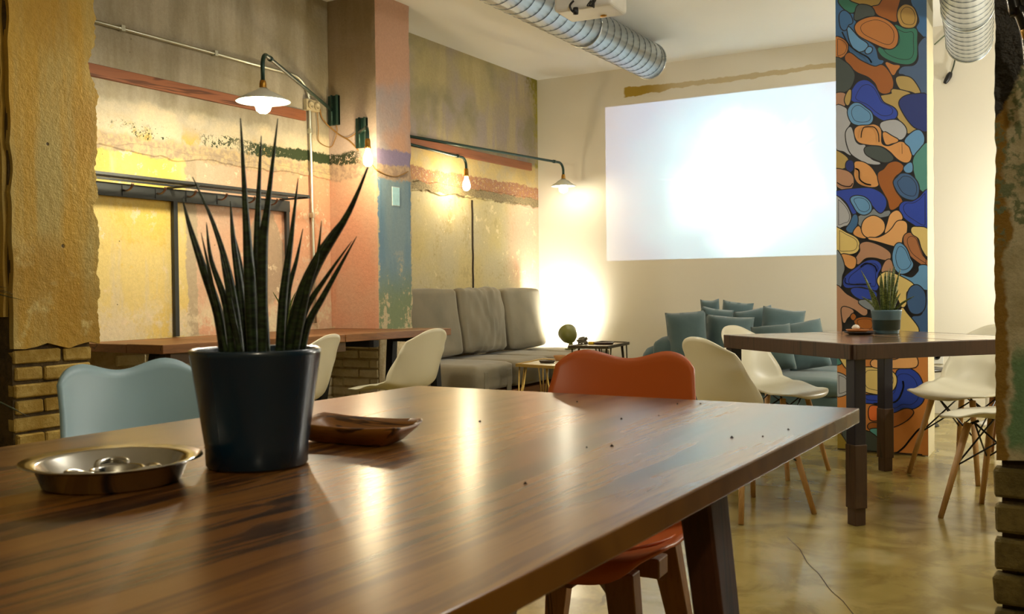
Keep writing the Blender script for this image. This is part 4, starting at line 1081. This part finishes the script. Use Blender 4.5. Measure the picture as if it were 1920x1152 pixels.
# ------------------------------------------------------------------ lamps
BULBP = dict()
def bulb(parent, loc, color, strength, s=1.0, round_=False):
    if round_: prof = [(0, -.105), (.018, -.102), (.033, -.09), (.04, -.07), (.037, -.05), (.024, -.025), (.014, -.005), (.013, 0)]
    else: prof = [(0, -.115), (.014, -.112), (.026, -.10), (.031, -.08), (.029, -.055), (.020, -.03), (.014, -.01), (.013, 0)]
    m = emis('glowing_bulb_glass', color, strength)
    return lathe('bulb', [(r*s, z*s) for r, z in prof], m, parent, loc, 14)
def swing_lamp(name, label, mount, boxsize, end, drop, shade, color, strength, droot=None):
    t = thing(name, label, 'lamp', tuple(mount)); M = Vector(mount)
    bx, sgn = boxsize
    box('bracket', (-.045, min(0, sgn*.02), -.10), (.045, max(0, sgn*.02), .10), GREENM, t, .003)
    box('bracket_flange', (.039, min(0, sgn*.04), -.10), (.045, max(0, sgn*.04), .10), GREENM, t, .001)
    E = Vector(end)-M; d = Vector((E.x, E.y, 0)).normalized()
    st = Vector((0, sgn*.035, 0))
    pts = [st, st.lerp(E-d*.07, .5), E-d*.07]
    for i in range(1, 7):
        a = math.pi/2*i/6; pts.append(E-d*.07+d*.07*math.sin(a)+Vector((0, 0, -.07*(1-math.cos(a)))))
    pts.append(E+Vector((0, 0, -drop)))
    tube('arm', pts, .011, GREENM, t, 10)
    tube('pivot', [st+Vector((0, 0, -.1)), st+Vector((0, 0, .1))], .008, GREENM, t, 8)
    b = E+Vector((0, 0, -drop))
    lathe('lamp_holder', [(0, .02), (.014, .018), (.018, .0), (.018, -.03), (.021, -.034), (.021, -.045), (0, -.045)], BRASS, t, tuple(b), 20)
    tube('collar', [E-d*.16, E-d*.13], .015, GREENM, t, 10)
    if shade:
        R = shade
        SH_ = simple('enamel_shade', (222, 222, 205), .3, var=.03)
        lathe('lamp_shade', [(.02, -.02), (.03, -.03), (.05, -.04), (R*.6, -.055), (R, -.085), (R+.002, -.088), (R, -.09), (R*.6, -.060), (.05, -.046), (.022, -.036)], SH_, t, tuple(b), 48, closed=True)
    bulb(t, tuple(b+Vector((0, 0, -.045))), color, strength, 1.0, bool(shade))
    return t
B1 = P(628, 208, y=PY0); B2 = P(680, 250, y=PY0)
E1 = P(492, 98, z=B1.z-.02)
E3 = P(1056, 306, z=2.125)
E2 = P(874, 297, z=B2.z)
EB = P(689, 236, z=B2.z)
swing_lamp('enamel_lamp', 'swing-arm wall lamp with a wide glowing enamel shade above the coat rack', B1, (0, -1), E1, .16, .135, (1, .90, .68), 600*K)
swing_lamp('bare_bulb_lamp', 'bare bulb lamp on a short arm before the pink side of the pier', B2, (0, -1), EB, .10, 0, (1, .82, .50), 160*K)
swing_lamp('bare_bulb_lamp', 'bare bulb lamp on a long arm over the grey bench', (B2.x-.02, PY1-.004, B2.z), (0, 1), E2, .10, 0, (1, .82, .50), 150*K)
swing_lamp('enamel_lamp', 'swing-arm lamp with a small enamel shade before the cream wall', (B1.x+.10, PY1-.004, 2.125), (0, 1), E3, .12, .112, (1, .90, .68), 70*K)

# ------------------------------------------------------------------ bench with grey cushions
BZ = .455
BY0 = 5.78
BN = thing('bench_base', 'low wooden bench platform under the grey cushions along the wall', 'bench', (-4.1, 6.9, 0))
def bl(x, y, z): return (x+4.1, y-6.9, z)
box('deck', bl(WX+.02, BY0-.02, .20), bl(-3.72, FY-.02, .235), BENCHW, BN, .004)
box('front_board', bl(-3.745, BY0-.02, .12), bl(-3.722, FY-.02, .2), BENCHW, BN, .003)
for y in (BY0+.08, 6.9, 8.0):
    for x in (WX+.10, -3.86): box('foot', bl(x-.03, y-.03, 0), bl(x+.03, y+.03, .2), LEGW, BN, .003)
def cushion(name, label, size, loc, rot, mat, cat, group, bulge=.02, wr=.006, r=.05, seed=0, n=14):
    sx, sy, sz = [s/2 for s in size]
    bm = bmesh.new(); bmesh.ops.create_cube(bm, size=2); bmesh.ops.subdivide_edges(bm, edges=bm.edges, cuts=n, use_grid_fill=True)
    for v in bm.verts:
        p = v.co.copy(); q = Vector((p.x*sx, p.y*sy, p.z*sz))
        inn = Vector((max(-sx+r, min(sx-r, q.x)), max(-sy+r, min(sy-r, q.y)), max(-sz+r, min(sz-r, q.z))))
        d = q-inn
        if d.length > 1e-6: q = inn+d.normalized()*min(r, d.length) if d.length > r else q
        fl = Vector(((1-p.y**2)*(1-p.z**2)*p.x, (1-p.x**2)*(1-p.z**2)*p.y, (1-p.x**2)*(1-p.y**2)*p.z))*bulge
        q += fl
        nn = nz(q, 4, seed)*wr*1.5+nz((q.x*16, q.y*(22 if wr > .01 else 5), q.z*(7 if wr > .01 else 6)), 1, seed+3)*wr
        q += p.normalized()*nn
        v.co = q
    o = bmobj(name, bm, mat, None, True, loc, rot)
    return tag(o, label, cat, group)
gs, gb = 'grey bench seat cushions', 'grey bench back cushions'
sl = [(FY-.05-BY0)/4*i+BY0 for i in range(5)]
ords = ['grey seat cushion at the free end of the bench with hanging ties', 'grey seat cushion between the end cushion and the side table', 'grey seat cushion behind the gold wire side table', 'grey corner seat cushion carrying the olive spotlight']
for i in range(4):
    cushion('seat_cushion', ords[i], (.74, sl[i+1]-sl[i]-.034, .195), (-4.06, (sl[i]+sl[i+1])/2, .355), (0, 0, 0), GREYF, 'cushion', gs, .012, .005, .035, i*3)
for y, tl in ((sl[0]+.16, 'hanging fabric tie nearest the open end of the bench'), (sl[1]-.10, 'hanging fabric tie at the joint of the first two seat cushions')):
    tag(box('fabric_tie', (-3.693, y-.03, .215), (-3.683, y+.03, .40), GREYF, None, .003), tl, 'tie', 'fabric ties')
bkl = ['grey upright back cushion against the blue pier end of the bench', 'creased grey upright back cushion in the middle of the bench', 'grey upright back cushion lit by the corner lamp']
yb = [BY0-.06, 6.44, 7.14, 7.80]
for i in range(3):
    cushion('back_cushion', bkl[i], (.165, yb[i+1]-yb[i]-.035, .51), (WX+.165, (yb[i]+yb[i+1])/2, .486+.25), (0, math.radians(-8), 0), GREYF, 'cushion', gb, .018, .005 if i != 1 else .017, .032, 20+i*5, 26)
# magazines on the bench deck
for i in range(5):
    c = [(206, 180, 60), (90, 110, 120), (210, 200, 170), (60, 130, 200), (170, 150, 60)][i]
    tag(box('magazine', (-.10, -.13, 0), (.10, .13, .008), simple('magazine_cover', c, .4, var=.2, sc=30), None, .001, 1, (-3.83+.01*random.uniform(-1, 1), BY0-.135+.004*i, .236+.009*i), (0, 0, random.uniform(-.2, .2))), ['mustard magazine at the bottom of the bench-end pile', 'slate grey magazine in the bench-end pile', 'cream magazine in the middle of the bench-end pile', 'bright blue magazine in the bench-end pile', 'olive magazine on top of the bench-end pile'][i], 'magazine', 'magazines on the bench end')
box('deck_end', bl(-4.05, BY0-.26, .20), bl(-3.72, BY0-.02, .235), BENCHW, BN, .003)

# corner spotlight standing on the corner cushion
lp = Vector((-3.93, 7.72, .462))
FL = thing('floor_spotlight', 'olive spotlight on the corner cushion turned to the cream wall', 'lamp', tuple(lp))
ax = Vector((-.62, .70, .42)).normalized()
hd = Vector((0, 0, .12))
rotq = ax.to_track_quat('Z', 'Y').to_euler()
lathe('lamp_head', [(0, -.085), (.03, -.08), (.055, -.055), (.075, -.01), (.082, .05), (.084, .055), (.080, .055), (.07, -.01), (.05, -.045), (0, -.06)], OLIVE, FL, tuple(hd), 36, rot=rotq)
lathe('lens', [(0, .03), (.074, .03)], emis('spotlight_lens', WARMW, 60*K), FL, tuple(hd), 24, rot=rotq)
tube('stand', [(0.03, -.02, .06), (.035, -.03, .03), (.03, -.03, .006)], [.016, .022, .028], OLIVE, FL, 12)
lathe('base', [(0, 0), (.05, 0), (.05, .006), (.02, .01), (0, .01)], OLIVE, FL, (.03, -.03, 0), 24)
FS = lamp('spotlight_beam', 'SPOT', lp+hd+ax*.07, 45*K, WARMW, .08, lp+hd+ax*2, math.radians(150), blend=1.0)

# ------------------------------------------------------------------ wire side tables
def wire_table(name, label, corners, z, mat, topmat, lean=.04):
    cen = sum(corners, Vector())/4; t = thing(name, label, 'side table', (cen.x, cen.y, 0))
    L = [Vector((p.x-cen.x, p.y-cen.y, z)) for p in corners]
    hexa('top', [p-Vector((0, 0, .012)) for p in L]+[p for p in L], topmat, t, .001)
    for i in range(4): bar('rim', L[i]-Vector((0, 0, .004)), L[(i+1) % 4]-Vector((0, 0, .004)), .012, .022, mat, t)
    for i in range(4):
        p = L[i]; inw = Vector((-p.x, -p.y, 0))*.10; foot = Vector((p.x*.98, p.y*.98, 0))
        a = L[(i+1) % 4]-p; b = L[i-1]-p
        for q in (p+a*.05+b*.05, p+a*.24+b*.05, p+a*.05+b*.24):
            tube('hairpin_leg', [Vector((q.x, q.y, z-.012)), Vector((foot.x, foot.y, .006))], .0055, mat, t, 8)
    return t
TAZ = .45
ta = [P(968, 684, z=TAZ), P(1040, 688, z=TAZ), P(1070, 677, z=TAZ), P(1018, 674, z=TAZ)]
wire_table('side_table', 'gold wire side table with a pale top in front of the bench', ta, TAZ, GOLD, simple('pale_tabletop', (222, 212, 184), .3))
TBZ = .555
tb = [P(1066, 650, z=TBZ), P(1139, 651, z=TBZ), P(1179, 643, z=TBZ), P(1128, 641, z=TBZ)]
wire_table('side_table', 'dark wire side table between the bench and the blue sofa', tb, TBZ, simple('dark_bronze_wire', (66, 56, 36), .4, .5), simple('brown_tabletop', (150, 126, 96), .3))
def small(name, label, cat, prof, mat, loc, seg=28):
    o = lathe(name, prof, mat, None, seg=seg, loc=tuple(loc)); return tag(o, label, cat)
q = P(1026, 681, z=TAZ)
small('dark_ashtray', 'dark round ashtray on the gold wire side table', 'ashtray', [(0, 0), (.05, 0), (.062, .018), (.058, .02), (.045, .008), (0, .008)], simple('dark_bronze', (60, 46, 30), .4, .5), q)
q = P(1036, 678, z=TAZ)
small('clay_bowl', 'tan clay bowl on the gold wire side table', 'bowl', [(0, 0), (.032, 0), (.048, .034), (.050, .04), (.046, .04), (.03, .012), (0, .01)], simple('tan_clay_bowl', (176, 124, 70), .5), q+Vector((.02, .08, 0)))
q = P(1109, 646, z=TBZ)
tag(box('yellow_box', (-.022, -.016, 0), (.022, .016, .02), simple('yellow_card', (230, 190, 20), .5), None, .002, 1, tuple(q)), 'small yellow box on the dark wire side table', 'box')
q = P(1132, 645.5, z=TBZ+.001)
small('dark_tray', 'flat dark tray on the dark wire side table', 'tray', [(0, 0), (.07, 0), (.085, .012), (.083, .014), (.065, .005), (0, .005)], simple('plum_lacquer', (60, 34, 36), .3), q)
# twisted ornament on the corner of the bench
q = P(1092, 646.5, z=.555)
ORN = thing('knotted_ornament', 'small knotted grey driftwood ornament on the dark wire side table', 'ornament', (q.x, q.y, TBZ))
random.seed(5)
for i in range(6):
    pts = [(random.uniform(-.03, .03), random.uniform(-.03, .03), .006+.012*k+random.uniform(0, .008)) for k in range(5)]
    tube('branch', pts, [.009, .011, .010, .008, .004], simple('grey_driftwood', (110, 104, 86), .8), ORN, 7, sub=4)

# ------------------------------------------------------------------ blue sofa
SFX0, SFX1, SFY0, SFY1, SFZ = -2.78, -1.40, 6.78, 8.08, .36
SF = thing('corner_sofa', 'low teal blue upholstered corner sofa in front of the cream wall', 'sofa', (-2.1, 7.4, 0))
def sl_(x, y, z): return (x+2.1, y-7.4, z)
def soft(name, lo, hi, parent, r=.05, bulge=.012, seed=0, mat=BLUEF):
    o = cushion(name, None, [hi[i]-lo[i] for i in range(3)], [(hi[i]+lo[i])/2 for i in range(3)], (0, 0, 0), mat, None, None, bulge, .004, r, seed, 10); o.parent = parent; return o
soft('base', sl_(SFX0, SFY0+.03, .09), sl_(SFX1, SFY1, .24), SF, .03, .004, 1)
soft('seat', sl_(SFX0+.16, SFY0, .23), sl_(SFX1, SFY0+.62, SFZ), SF, .05, .02, 2)
soft('seat', sl_(SFX0+.16, SFY0+.62, .23), sl_(SFX1, SFY1-.14, SFZ), SF, .05, .02, 3)
soft('side_backrest', sl_(SFX0, SFY0+.0, .20), sl_(SFX0+.19, SFY1, .62), SF, .07, .02, 4)
soft('backrest', sl_(SFX0+.19, SFY1-.09, .20), sl_(SFX1, SFY1+.05, .60), SF, .07, .02, 5)
soft('arm_bolster', sl_(SFX0-.12, SFY0+.10, .16), sl_(SFX0+.02, SFY0+.75, .53), SF, .065, .03, 6)
for x in (SFX0+.1, SFX1-.1):
    for y in (SFY0+.1, SFY1-.1): tube('foot', [sl_(x, y, .1), sl_(x, y, 0)], .014, STEEL, SF, 12)
def pillow(label, size, loc, rot, seed):
    w_, h_, t_ = size; n = 18; V, Fc = [], []
    def pt(i, j, s):
        u, v = -1+2*i/n, -1+2*j/n
        x = u*w_/2*(1-.05*(1-v*v)*abs(u)); y = v*h_/2*(1-.055*(1-u*u)*abs(v)+.03*nz((u*1.3, 0, seed), 1, seed))
        th = 1.3*t_/2*((1-abs(u)**3.2)*(1-abs(v)**3.2))**.5
        th += nz((x*9, y*9, s), 1, seed)*.010*(1-abs(u)**3)*(1-abs(v)**3)+nz((x*22, y*6, s), 1, seed+2)*.004
        return Vector((x, s*max(th, .001), y))
    for s in (1, -1):
        for j in range(n+1):
            for i in range(n+1): V.append(pt(i, j, s))
    N = (n+1)**2
    for j in range(n):
        for i in range(n):
            a = j*(n+1)+i; Fc.append((a, a+n+1, a+n+2, a+1)); Fc.append((N+a, N+a+1, N+a+n+2, N+a+n+1))
    bm = bmesh.new(); vs = [bm.verts.new(v) for v in V]
    for f in Fc: bm.faces.new([vs[i] for i in f])
    bmesh.ops.remove_doubles(bm, verts=bm.verts, dist=.0025)
    o = bmobj('sofa_pillow', bm, BLUEF, None, True, loc, rot)
    return tag(o, label, 'pillow', 'teal pillows on the corner sofa')
R_ = math.radians
def pill_at(label, px, pytop, Y, size, rot, seed):
    p = P(px, pytop, y=Y); h = (p.z-.385)/math.cos(rot[0])
    pillow(label, (size[0], h, size[2]), (p.x, Y, p.z-h/2*math.cos(rot[0])), rot, seed)
pill_at('tall teal pillow at the near end of the sofa side backrest', 1288, 584, 6.90, (.30, .48, .20), (R_(-6), R_(-3), R_(28)), 1)
pill_at('large teal pillow leaning in the middle of the sofa', 1366, 592, 7.18, (.36, .46, .20), (R_(-10), R_(5), R_(24)), 2)
pill_at('teal pillow poking up behind the two large pillows', 1338, 577, 7.45, (.26, .42, .16), (R_(-4), R_(9), R_(30)), 3)
pill_at('smallest teal pillow tip at the top of the pillow heap', 1334, 561, 7.62, (.15, .34, .14), (R_(-4), R_(-3), R_(25)), 4)
pill_at('pointed teal pillow against the sofa back', 1377, 565, 7.90, (.25, .44, .14), (R_(-6), R_(8), R_(20)), 5)
pill_at('teal pillow leaning on the sofa back beside the pointed pillow', 1420, 578, 7.66, (.30, .44, .16), (R_(-14), R_(-10), R_(20)), 6)
pill_at('teal pillow leaning on the sofa back next to the low pillow', 1464, 578, 7.50, (.32, .44, .16), (R_(-16), R_(8), R_(18)), 7)
pill_at('low teal pillow lying toward the mural column', 1510, 604, 7.30, (.30, .28, .15), (R_(-30), R_(-10), R_(20)), 8)
pill_at('small teal pillow slumped in front of the leaning pillows', 1450, 610, 7.02, (.28, .30, .16), (R_(-24), R_(-6), R_(20)), 9)

# ------------------------------------------------------------------ ducts and projector
def spiral_duct(label, a, b, r, pitch=.115):
    a, b = Vector(a), Vector(b); t = thing('spiral_duct', label, 'duct', tuple(b)); d = (b-a); L = d.length; d.normalize()
    s = d.cross(Vector((0, 0, 1))).normalized(); u = s.cross(d); n = 48
    V, Fc = [], []
    for e in (0, 1):
        for rr in (r, r-.004):
            for k in range(n):
                an = 2*math.pi*k/n; V.append((a-b)*(1-e)+s*math.cos(an)*rr+u*math.sin(an)*rr)
    for k in range(n):
        j = (k+1) % n
        Fc += [(k, j, 2*n+j, 2*n+k), (n+j, n+k, 3*n+k, 3*n+j), (2*n+k, 2*n+j, 3*n+j, 3*n+k)]
    mesh('pipe', V, Fc, DUCT, t, True)
    m = int(L/pitch*24); pts = [(a-b)+d*L*k/m+(s*math.cos(2*math.pi*k/24)+u*math.sin(2*math.pi*k/24))*(r+.0005) for k in range(m+1)]
    tube('spiral_seam', pts, .0017, DUCTS, t, 5)
    for q in (.012, L*.25):
        an = [(s*math.cos(2*math.pi*k/n)+u*math.sin(2*math.pi*k/n))*(r+.002)-d*q for k in range(n+1)]
        tube('end_bead', an, .005, DUCT, t, 6)
    return t
D1 = spiral_duct('silver spiral duct under the ceiling behind the projector', (-2.99, 2.5, 2.822), (-3.02, 7.42, 2.822), .142)
D2 = spiral_duct('silver spiral duct hanging beside the mural column', (-.36, 3.6, 2.60), (-.65, 7.15, 2.60), .14)
for y in (3.5, 6.6):
    tube('hanger', [(.03-.0, y-7.42, .14), (.03, y-7.42, CEIL-2.822)], .004, DUCTS, D1, 6)
tube('hanger', [(.08, -1.2, .135), (.08, -1.2, CEIL-2.60)], .004, DUCTS, D2, 6); tube('hanger', [(.22, -2.8, .135), (.22, -2.8, CEIL-2.60)], .004, DUCTS, D2, 6)
PJ = thing('projector', 'white ceiling projector with hanging cables before the spiral duct', 'projector', tuple(PROJ), math.radians(4))
box('body', (-.17, -.13, -.015), (.17, .12, .10), PROJW, PJ, .022, 4, smooth=False)
lathe('lens', [(0, 0), (.035, 0), (.038, .03), (.03, .032), (.028, .01), (0, .01)], BLACKP, PJ, (.06, .115, .04), 24, rot=(-math.pi/2, 0, 0))
lathe('adjuster_foot', [(0, -.004), (.018, -.004), (.018, .004), (0, .004)], BRASS, PJ, (.05, .06, -.018), 16)
tube('ceiling_pole', [(0, -.02, .1), (0, -.02, CEIL-PROJ.z)], .02, PROJW, PJ, 14)
tube('cable', [(-.05, -.135, .03), (-.06, -.16, .0), (-.05, -.15, -.03), (-.03, -.12, -.035)], .006, BLACKP, PJ, 8, sub=5)
lathe('cable_ferrite', [(0, -.02), (.014, -.018), (.016, 0), (.014, .018), (0, .02)], BLACKP, PJ, (-.035, -.14, -.028), 14)
for i in range(4): tube('cable', [(.05+.01*i, -.13, .02), (.04+.012*i, -.16, -.015), (.06+.004*i, -.14, -.005-.006*i), (.07, -.13, .03)], .0035, BLACKP, PJ, 6, sub=5)
tube('power_cord', [(-.06, -.13, .04), (-.07, -.15, .2), (-.06, -.10, CEIL-PROJ.z-.01)], .006, BLACKP, PJ, 8, sub=5)
# projected picture: the projector's own beam
def projector_light():
    src = PROJ+Vector((.06, .22, .04))
    l = bpy.data.lights.new('projector_beam', 'SPOT'); l.energy = 1.0; l.shadow_soft_size = .004; l.spot_size = math.radians(75); l.spot_blend = 0
    o = bpy.data.objects.new('projector_beam', l); COL.objects.link(o); o.location = src; o.rotation_euler = (math.pi/2, 0, 0)   # looks along +Y, local x = world x, local y = world z
    D = FY-src.y; l.use_nodes = True; t = l.node_tree; em = t.nodes['Emission']
    N = t.nodes.new; Lk = t.links.new
    tc = N('ShaderNodeTexCoord'); sp = N('ShaderNodeSeparateXYZ'); Lk(tc.outputs['Normal'], sp.inputs[0])
    def M(op, a, b):
        x = N('ShaderNodeMath'); x.operation = op
        for i, v in enumerate((a, b)):
            if isinstance(v, (int, float)): x.inputs[i].default_value = v
            else: Lk(v, x.inputs[i])
        return x.outputs[0]
    az = M('ABSOLUTE', sp.outputs[2], 0)
    X = M('ADD', M('MULTIPLY', M('DIVIDE', sp.outputs[0], az), D), src.x); Z = M('ADD', M('MULTIPLY', M('DIVIDE', sp.outputs[1], az), D), src.z)
    def inside(v, lo, hi): return M('MULTIPLY', M('GREATER_THAN', v, lo), M('LESS_THAN', v, hi))
    msk = M('MULTIPLY', inside(X, SCR[0], SCR[1]), inside(Z, SCR[2], SCR[3]))
    dx = M('SUBTRACT', X, -2.48); dz = M('SUBTRACT', Z, 1.86)
    r = M('SQRT', M('ADD', M('MULTIPLY', dx, dx), M('MULTIPLY', dz, dz)), 0)
    cb = N('ShaderNodeCombineXYZ'); Lk(X, cb.inputs[0]); Lk(Z, cb.inputs[1])
    no = N('ShaderNodeTexNoise'); Lk(cb.outputs[0], no.inputs['Vector']); no.inputs['Scale'].default_value = 3.0; no.inputs['Detail'].default_value = 3
    ang = M('ARCTAN2', dz, dx); no2 = N('ShaderNodeTexNoise'); no2.noise_dimensions = '1D'; Lk(M('MULTIPLY', ang, 6.0), no2.inputs['W']); no2.inputs['Detail'].default_value = 3
    rr = M('ADD', r, M('MULTIPLY', M('SUBTRACT', no.outputs[0], .5), .5)); rr = M('ADD', rr, M('MULTIPLY', M('SUBTRACT', no2.outputs[0], .5), .35))
    cr = N('ShaderNodeValToRGB'); Lk(M('MULTIPLY', rr, .6), cr.inputs[0])
    e = cr.color_ramp.elements; e[0].position = .16; e[0].color = (1, 1, 1, 1); e[1].position = 1; e[1].color = (.22, .22, .34, 1)
    for p_, c_ in ((.27, (.55, .85, 1, 1)), (.42, (.22, .42, .62, 1)), (.66, (.18, .26, .46, 1))):
        x = e.new(p_); x.color = c_
    Lk(cr.outputs[0], em.inputs['Color']); Lk(M('MULTIPLY', msk, 600.0*K), em.inputs['Strength'])
projector_light()
# dangling cable with plug on the cream wall
q = [P(1796, 66, y=FY-.02), P(1793, 95, y=FY-.03), P(1789, 120, y=FY-.03), P(1783, 138, y=FY-.03)]
PC = thing('hanging_plug', 'loose dark cable with a plug hanging on the cream wall below the duct', 'cable', tuple(q[-1]))
tube('cord', [p-q[-1] for p in [P(1752, 84, y=FY-.01), P(1770, 68, y=FY-.012), P(1780, 62, y=FY-.015)]], .005, simple('grey_green_cord', (96, 110, 80), .5), PC, 6, sub=5)
tube('cord', [p-q[-1] for p in q], .006, simple('dark_green_cord', (50, 60, 44), .5), PC, 6, sub=5)
tube('plug', [(0, 0, .01), (-.02, 0, -.03), (-.045, 0, -.07)], [.012, .022, .020, .012], BLACKP, PC, 10, sub=3)

# wall socket, bistro table, plant beyond the column
q = P(1757, 668, y=FY)
WS = thing('wall_socket', 'small square wall socket on the cream wall under the square table', 'socket', (q.x, FY, q.z))
box('plate', (-.045, -.012, -.06), (.045, 0, .06), PAPER, WS, .003)
lathe('outlet', [(0, 0), (.025, 0), (.027, .004), (.02, .004), (.018, -.002), (0, -.002)], GREYM, WS, (0, -.012, 0), 20, rot=(math.pi/2, 0, 0))
q = P(1752, 691, y=7.4)
BT = thing('bistro_table', 'small round dark table behind the mural column', 'table', (q.x-.12, 7.4, 0))
lathe('top', [(0, q.z-.02), (.19, q.z-.02), (.195, q.z-.012), (.19, q.z), (0, q.z)], simple('black_tabletop', (34, 28, 24), .35), BT, seg=40)
tube('stem', [(0, 0, 0.02), (0, 0, q.z-.02)], .018, BLACKM, BT, 12); lathe('base', [(0, 0), (.15, 0), (.14, .015), (.02, .025), (0, .025)], BLACKM, BT, seg=28)
q = P(1822, 765, z=.42)
ST = thing('wooden_stool', 'low brown wooden stool behind the white chair by the cream wall', 'stool', (-.30, 6.25, 0))
box('seat', (-.19, -.17, .36), (.19, .17, .395), BRN, ST, .006)
for sx in (-1, 1):
    for sy in (-1, 1): taper_leg((sx*.14, sy*.12, .36), (sx*.17, sy*.15, 0), .035, .028, BRN, ST)
q = P(1858, 628, z=.74)
GP = thing('leafy_plant', 'small bright green leafy plant on the far floor stand behind the square table', 'plant', (-.40, 7.6, 0))
zt = P(1858, 627, y=7.6).z; GP.location.x = P(1856, 627, y=7.6).x
lathe('stand', [(0, 0), (.10, 0), (.08, .02), (.03, .04), (.03, zt-.20), (.07, zt-.17), (.085, zt-.05), (.075, zt-.05), (0, zt-.07)], POTW, GP, seg=28)
random.seed(9)
for i in range(26):
    a = random.uniform(0, 6.28); r = random.uniform(.01, .075); z_ = zt-.04+random.uniform(0, .09)
    c_ = Vector((math.cos(a)*r, math.sin(a)*r, z_)); d = Vector((math.cos(a), math.sin(a), .3)).normalized(); s = d.cross(Vector((0, 0, 1))).normalized(); u = s.cross(d)
    mesh('leaf', [c_-d*.03, c_-s*.018+u*.004, c_+d*.035, c_+s*.018+u*.004, c_+u*.008], [(0, 1, 4), (1, 2, 4), (2, 3, 4), (3, 0, 4)], LEAFL, GP)

# spiky plant growing at the edge of the left wall end
SPK = thing('spiky_plant', 'dark spiky plant in a floor pot by the ochre wall end', 'plant', (-3.95, 2.10, 0))
lathe('pot', [(0, 0), (.12, 0), (.15, .30), (.14, .30), (.11, .02), (0, .02)], POTB, SPK, seg=32)
lathe('soil', [(0, .27), (.137, .27)], SOIL, SPK, seg=24)
tube('stem', [(0, 0, .26), (.01, 0, .6), (0, .02, .95)], [.02, .018, .014], LEGW, SPK, 10, sub=4)
TIPS = [((20, 548), .95), ((26, 552), .95), ((44, 563), .95), ((55, 782), .62), ((34, 770), .62), ((12, 540), .95)]
for (px, py), z0 in TIPS:
    tip = P(px, py, y=2.22)-Vector((-3.95, 2.10, 0)); b = Vector((0, 0, z0))
    tube('leaf', [b, (b+tip)/2+Vector((0, 0, .05)), tip], [.010, .009, .006, .001], LEAFD, SPK, 6, sub=4, flat=.4)
for i in range(16):
    a = i*2.4+1.5; z0 = .62+.35*(i % 2); e = Vector((-abs(math.cos(a))*.28, -abs(math.sin(a))*.26-.02, z0+.15-.1*(i % 3)))
    tube('leaf', [(0, 0, z0), e*.55+Vector((0, 0, z0*.45+.08)), e], [.010, .009, .006, .001], LEAFD, SPK, 6, sub=4, flat=.4)

# black curved lamp arm in front of the right wall end
yb_ = 2.15
arc = [P(x, y, y=yb_) for x, y in ((1880, -40), (1900, -2), (1914, 22), (1925, 52), (1931, 90), (1934, 130))]
HA = thing('hose_lamp', 'glossy black curved hose with a brass tip in front of the black-painted wall end', 'lamp', tuple(arc[-1]))
top = [Vector((.05, 2.34, 2.2)), Vector((-.06, 2.25, 2.0)), Vector((-.155, 2.17, 1.83))]
tube('hose', [p-arc[-1] for p in top+arc[1:]], .0135, simple('glossy_black', (12, 14, 20), .15, bstr=.02), HA, 12, sub=6)
tube('brass_tip', [p-arc[-1] for p in (P(1919, 56, y=yb_-.02), P(1924, 72, y=yb_-.02))], .006, BRASS, HA, 8)

# ------------------------------------------------------------------ outside the frame: added fill pendants, unseen floor lamp
def pendant(label, loc, strength, color=(1, .72, .36)):  # unseen bulb on a cord, added only to brighten the room
    t = thing('fill_pendant', label, 'lamp', (loc[0], loc[1], loc[2]))
    tube('cord', [(0, 0, 0), (0, 0, CEIL-loc[2])], .004, BLACKP, t, 6)
    lathe('lamp_holder', [(0, .02), (.016, .018), (.02, -.03), (0, -.03)], BRASS, t, (0, 0, -.02), 16)
    bulb(t, (0, 0, -.05), color, strength, 1.3, True)
pendant('added bare bulb fill pendant, unseen, beside the near end of the walnut table', (.45, -.3, 2.4), 210*K, (1, .87, .62))
pendant('added bare bulb fill pendant, unseen, in the gap between the two wall ends', (-1.1, 3.0, 2.74), 230*K, (1, .96, .88))
pendant('added bare bulb fill pendant, unseen, beyond the stained wall end', (.75, 5.2, 2.2), 480*K, (1, .97, .88))
t = thing('floor_lamp', 'standing lamp washing the cream wall beyond the stained wall end', 'lamp', (.35, 7.5, 0))
lathe('base', [(0, 0), (.14, 0), (.14, .015), (.015, .03), (0, .03)], BLACKM, t, seg=28); tube('pole', [(0, 0, .02), (0, 0, 1.15)], .012, BLACKM, t, 10)
bulb(t, (0, 0, 1.32), (1, .97, .86), 560*K, 1.3, True); lathe('lamp_holder', [(0, 1.15), (.02, 1.15), (.02, 1.19), (0, 1.19)], BRASS, t, seg=16)
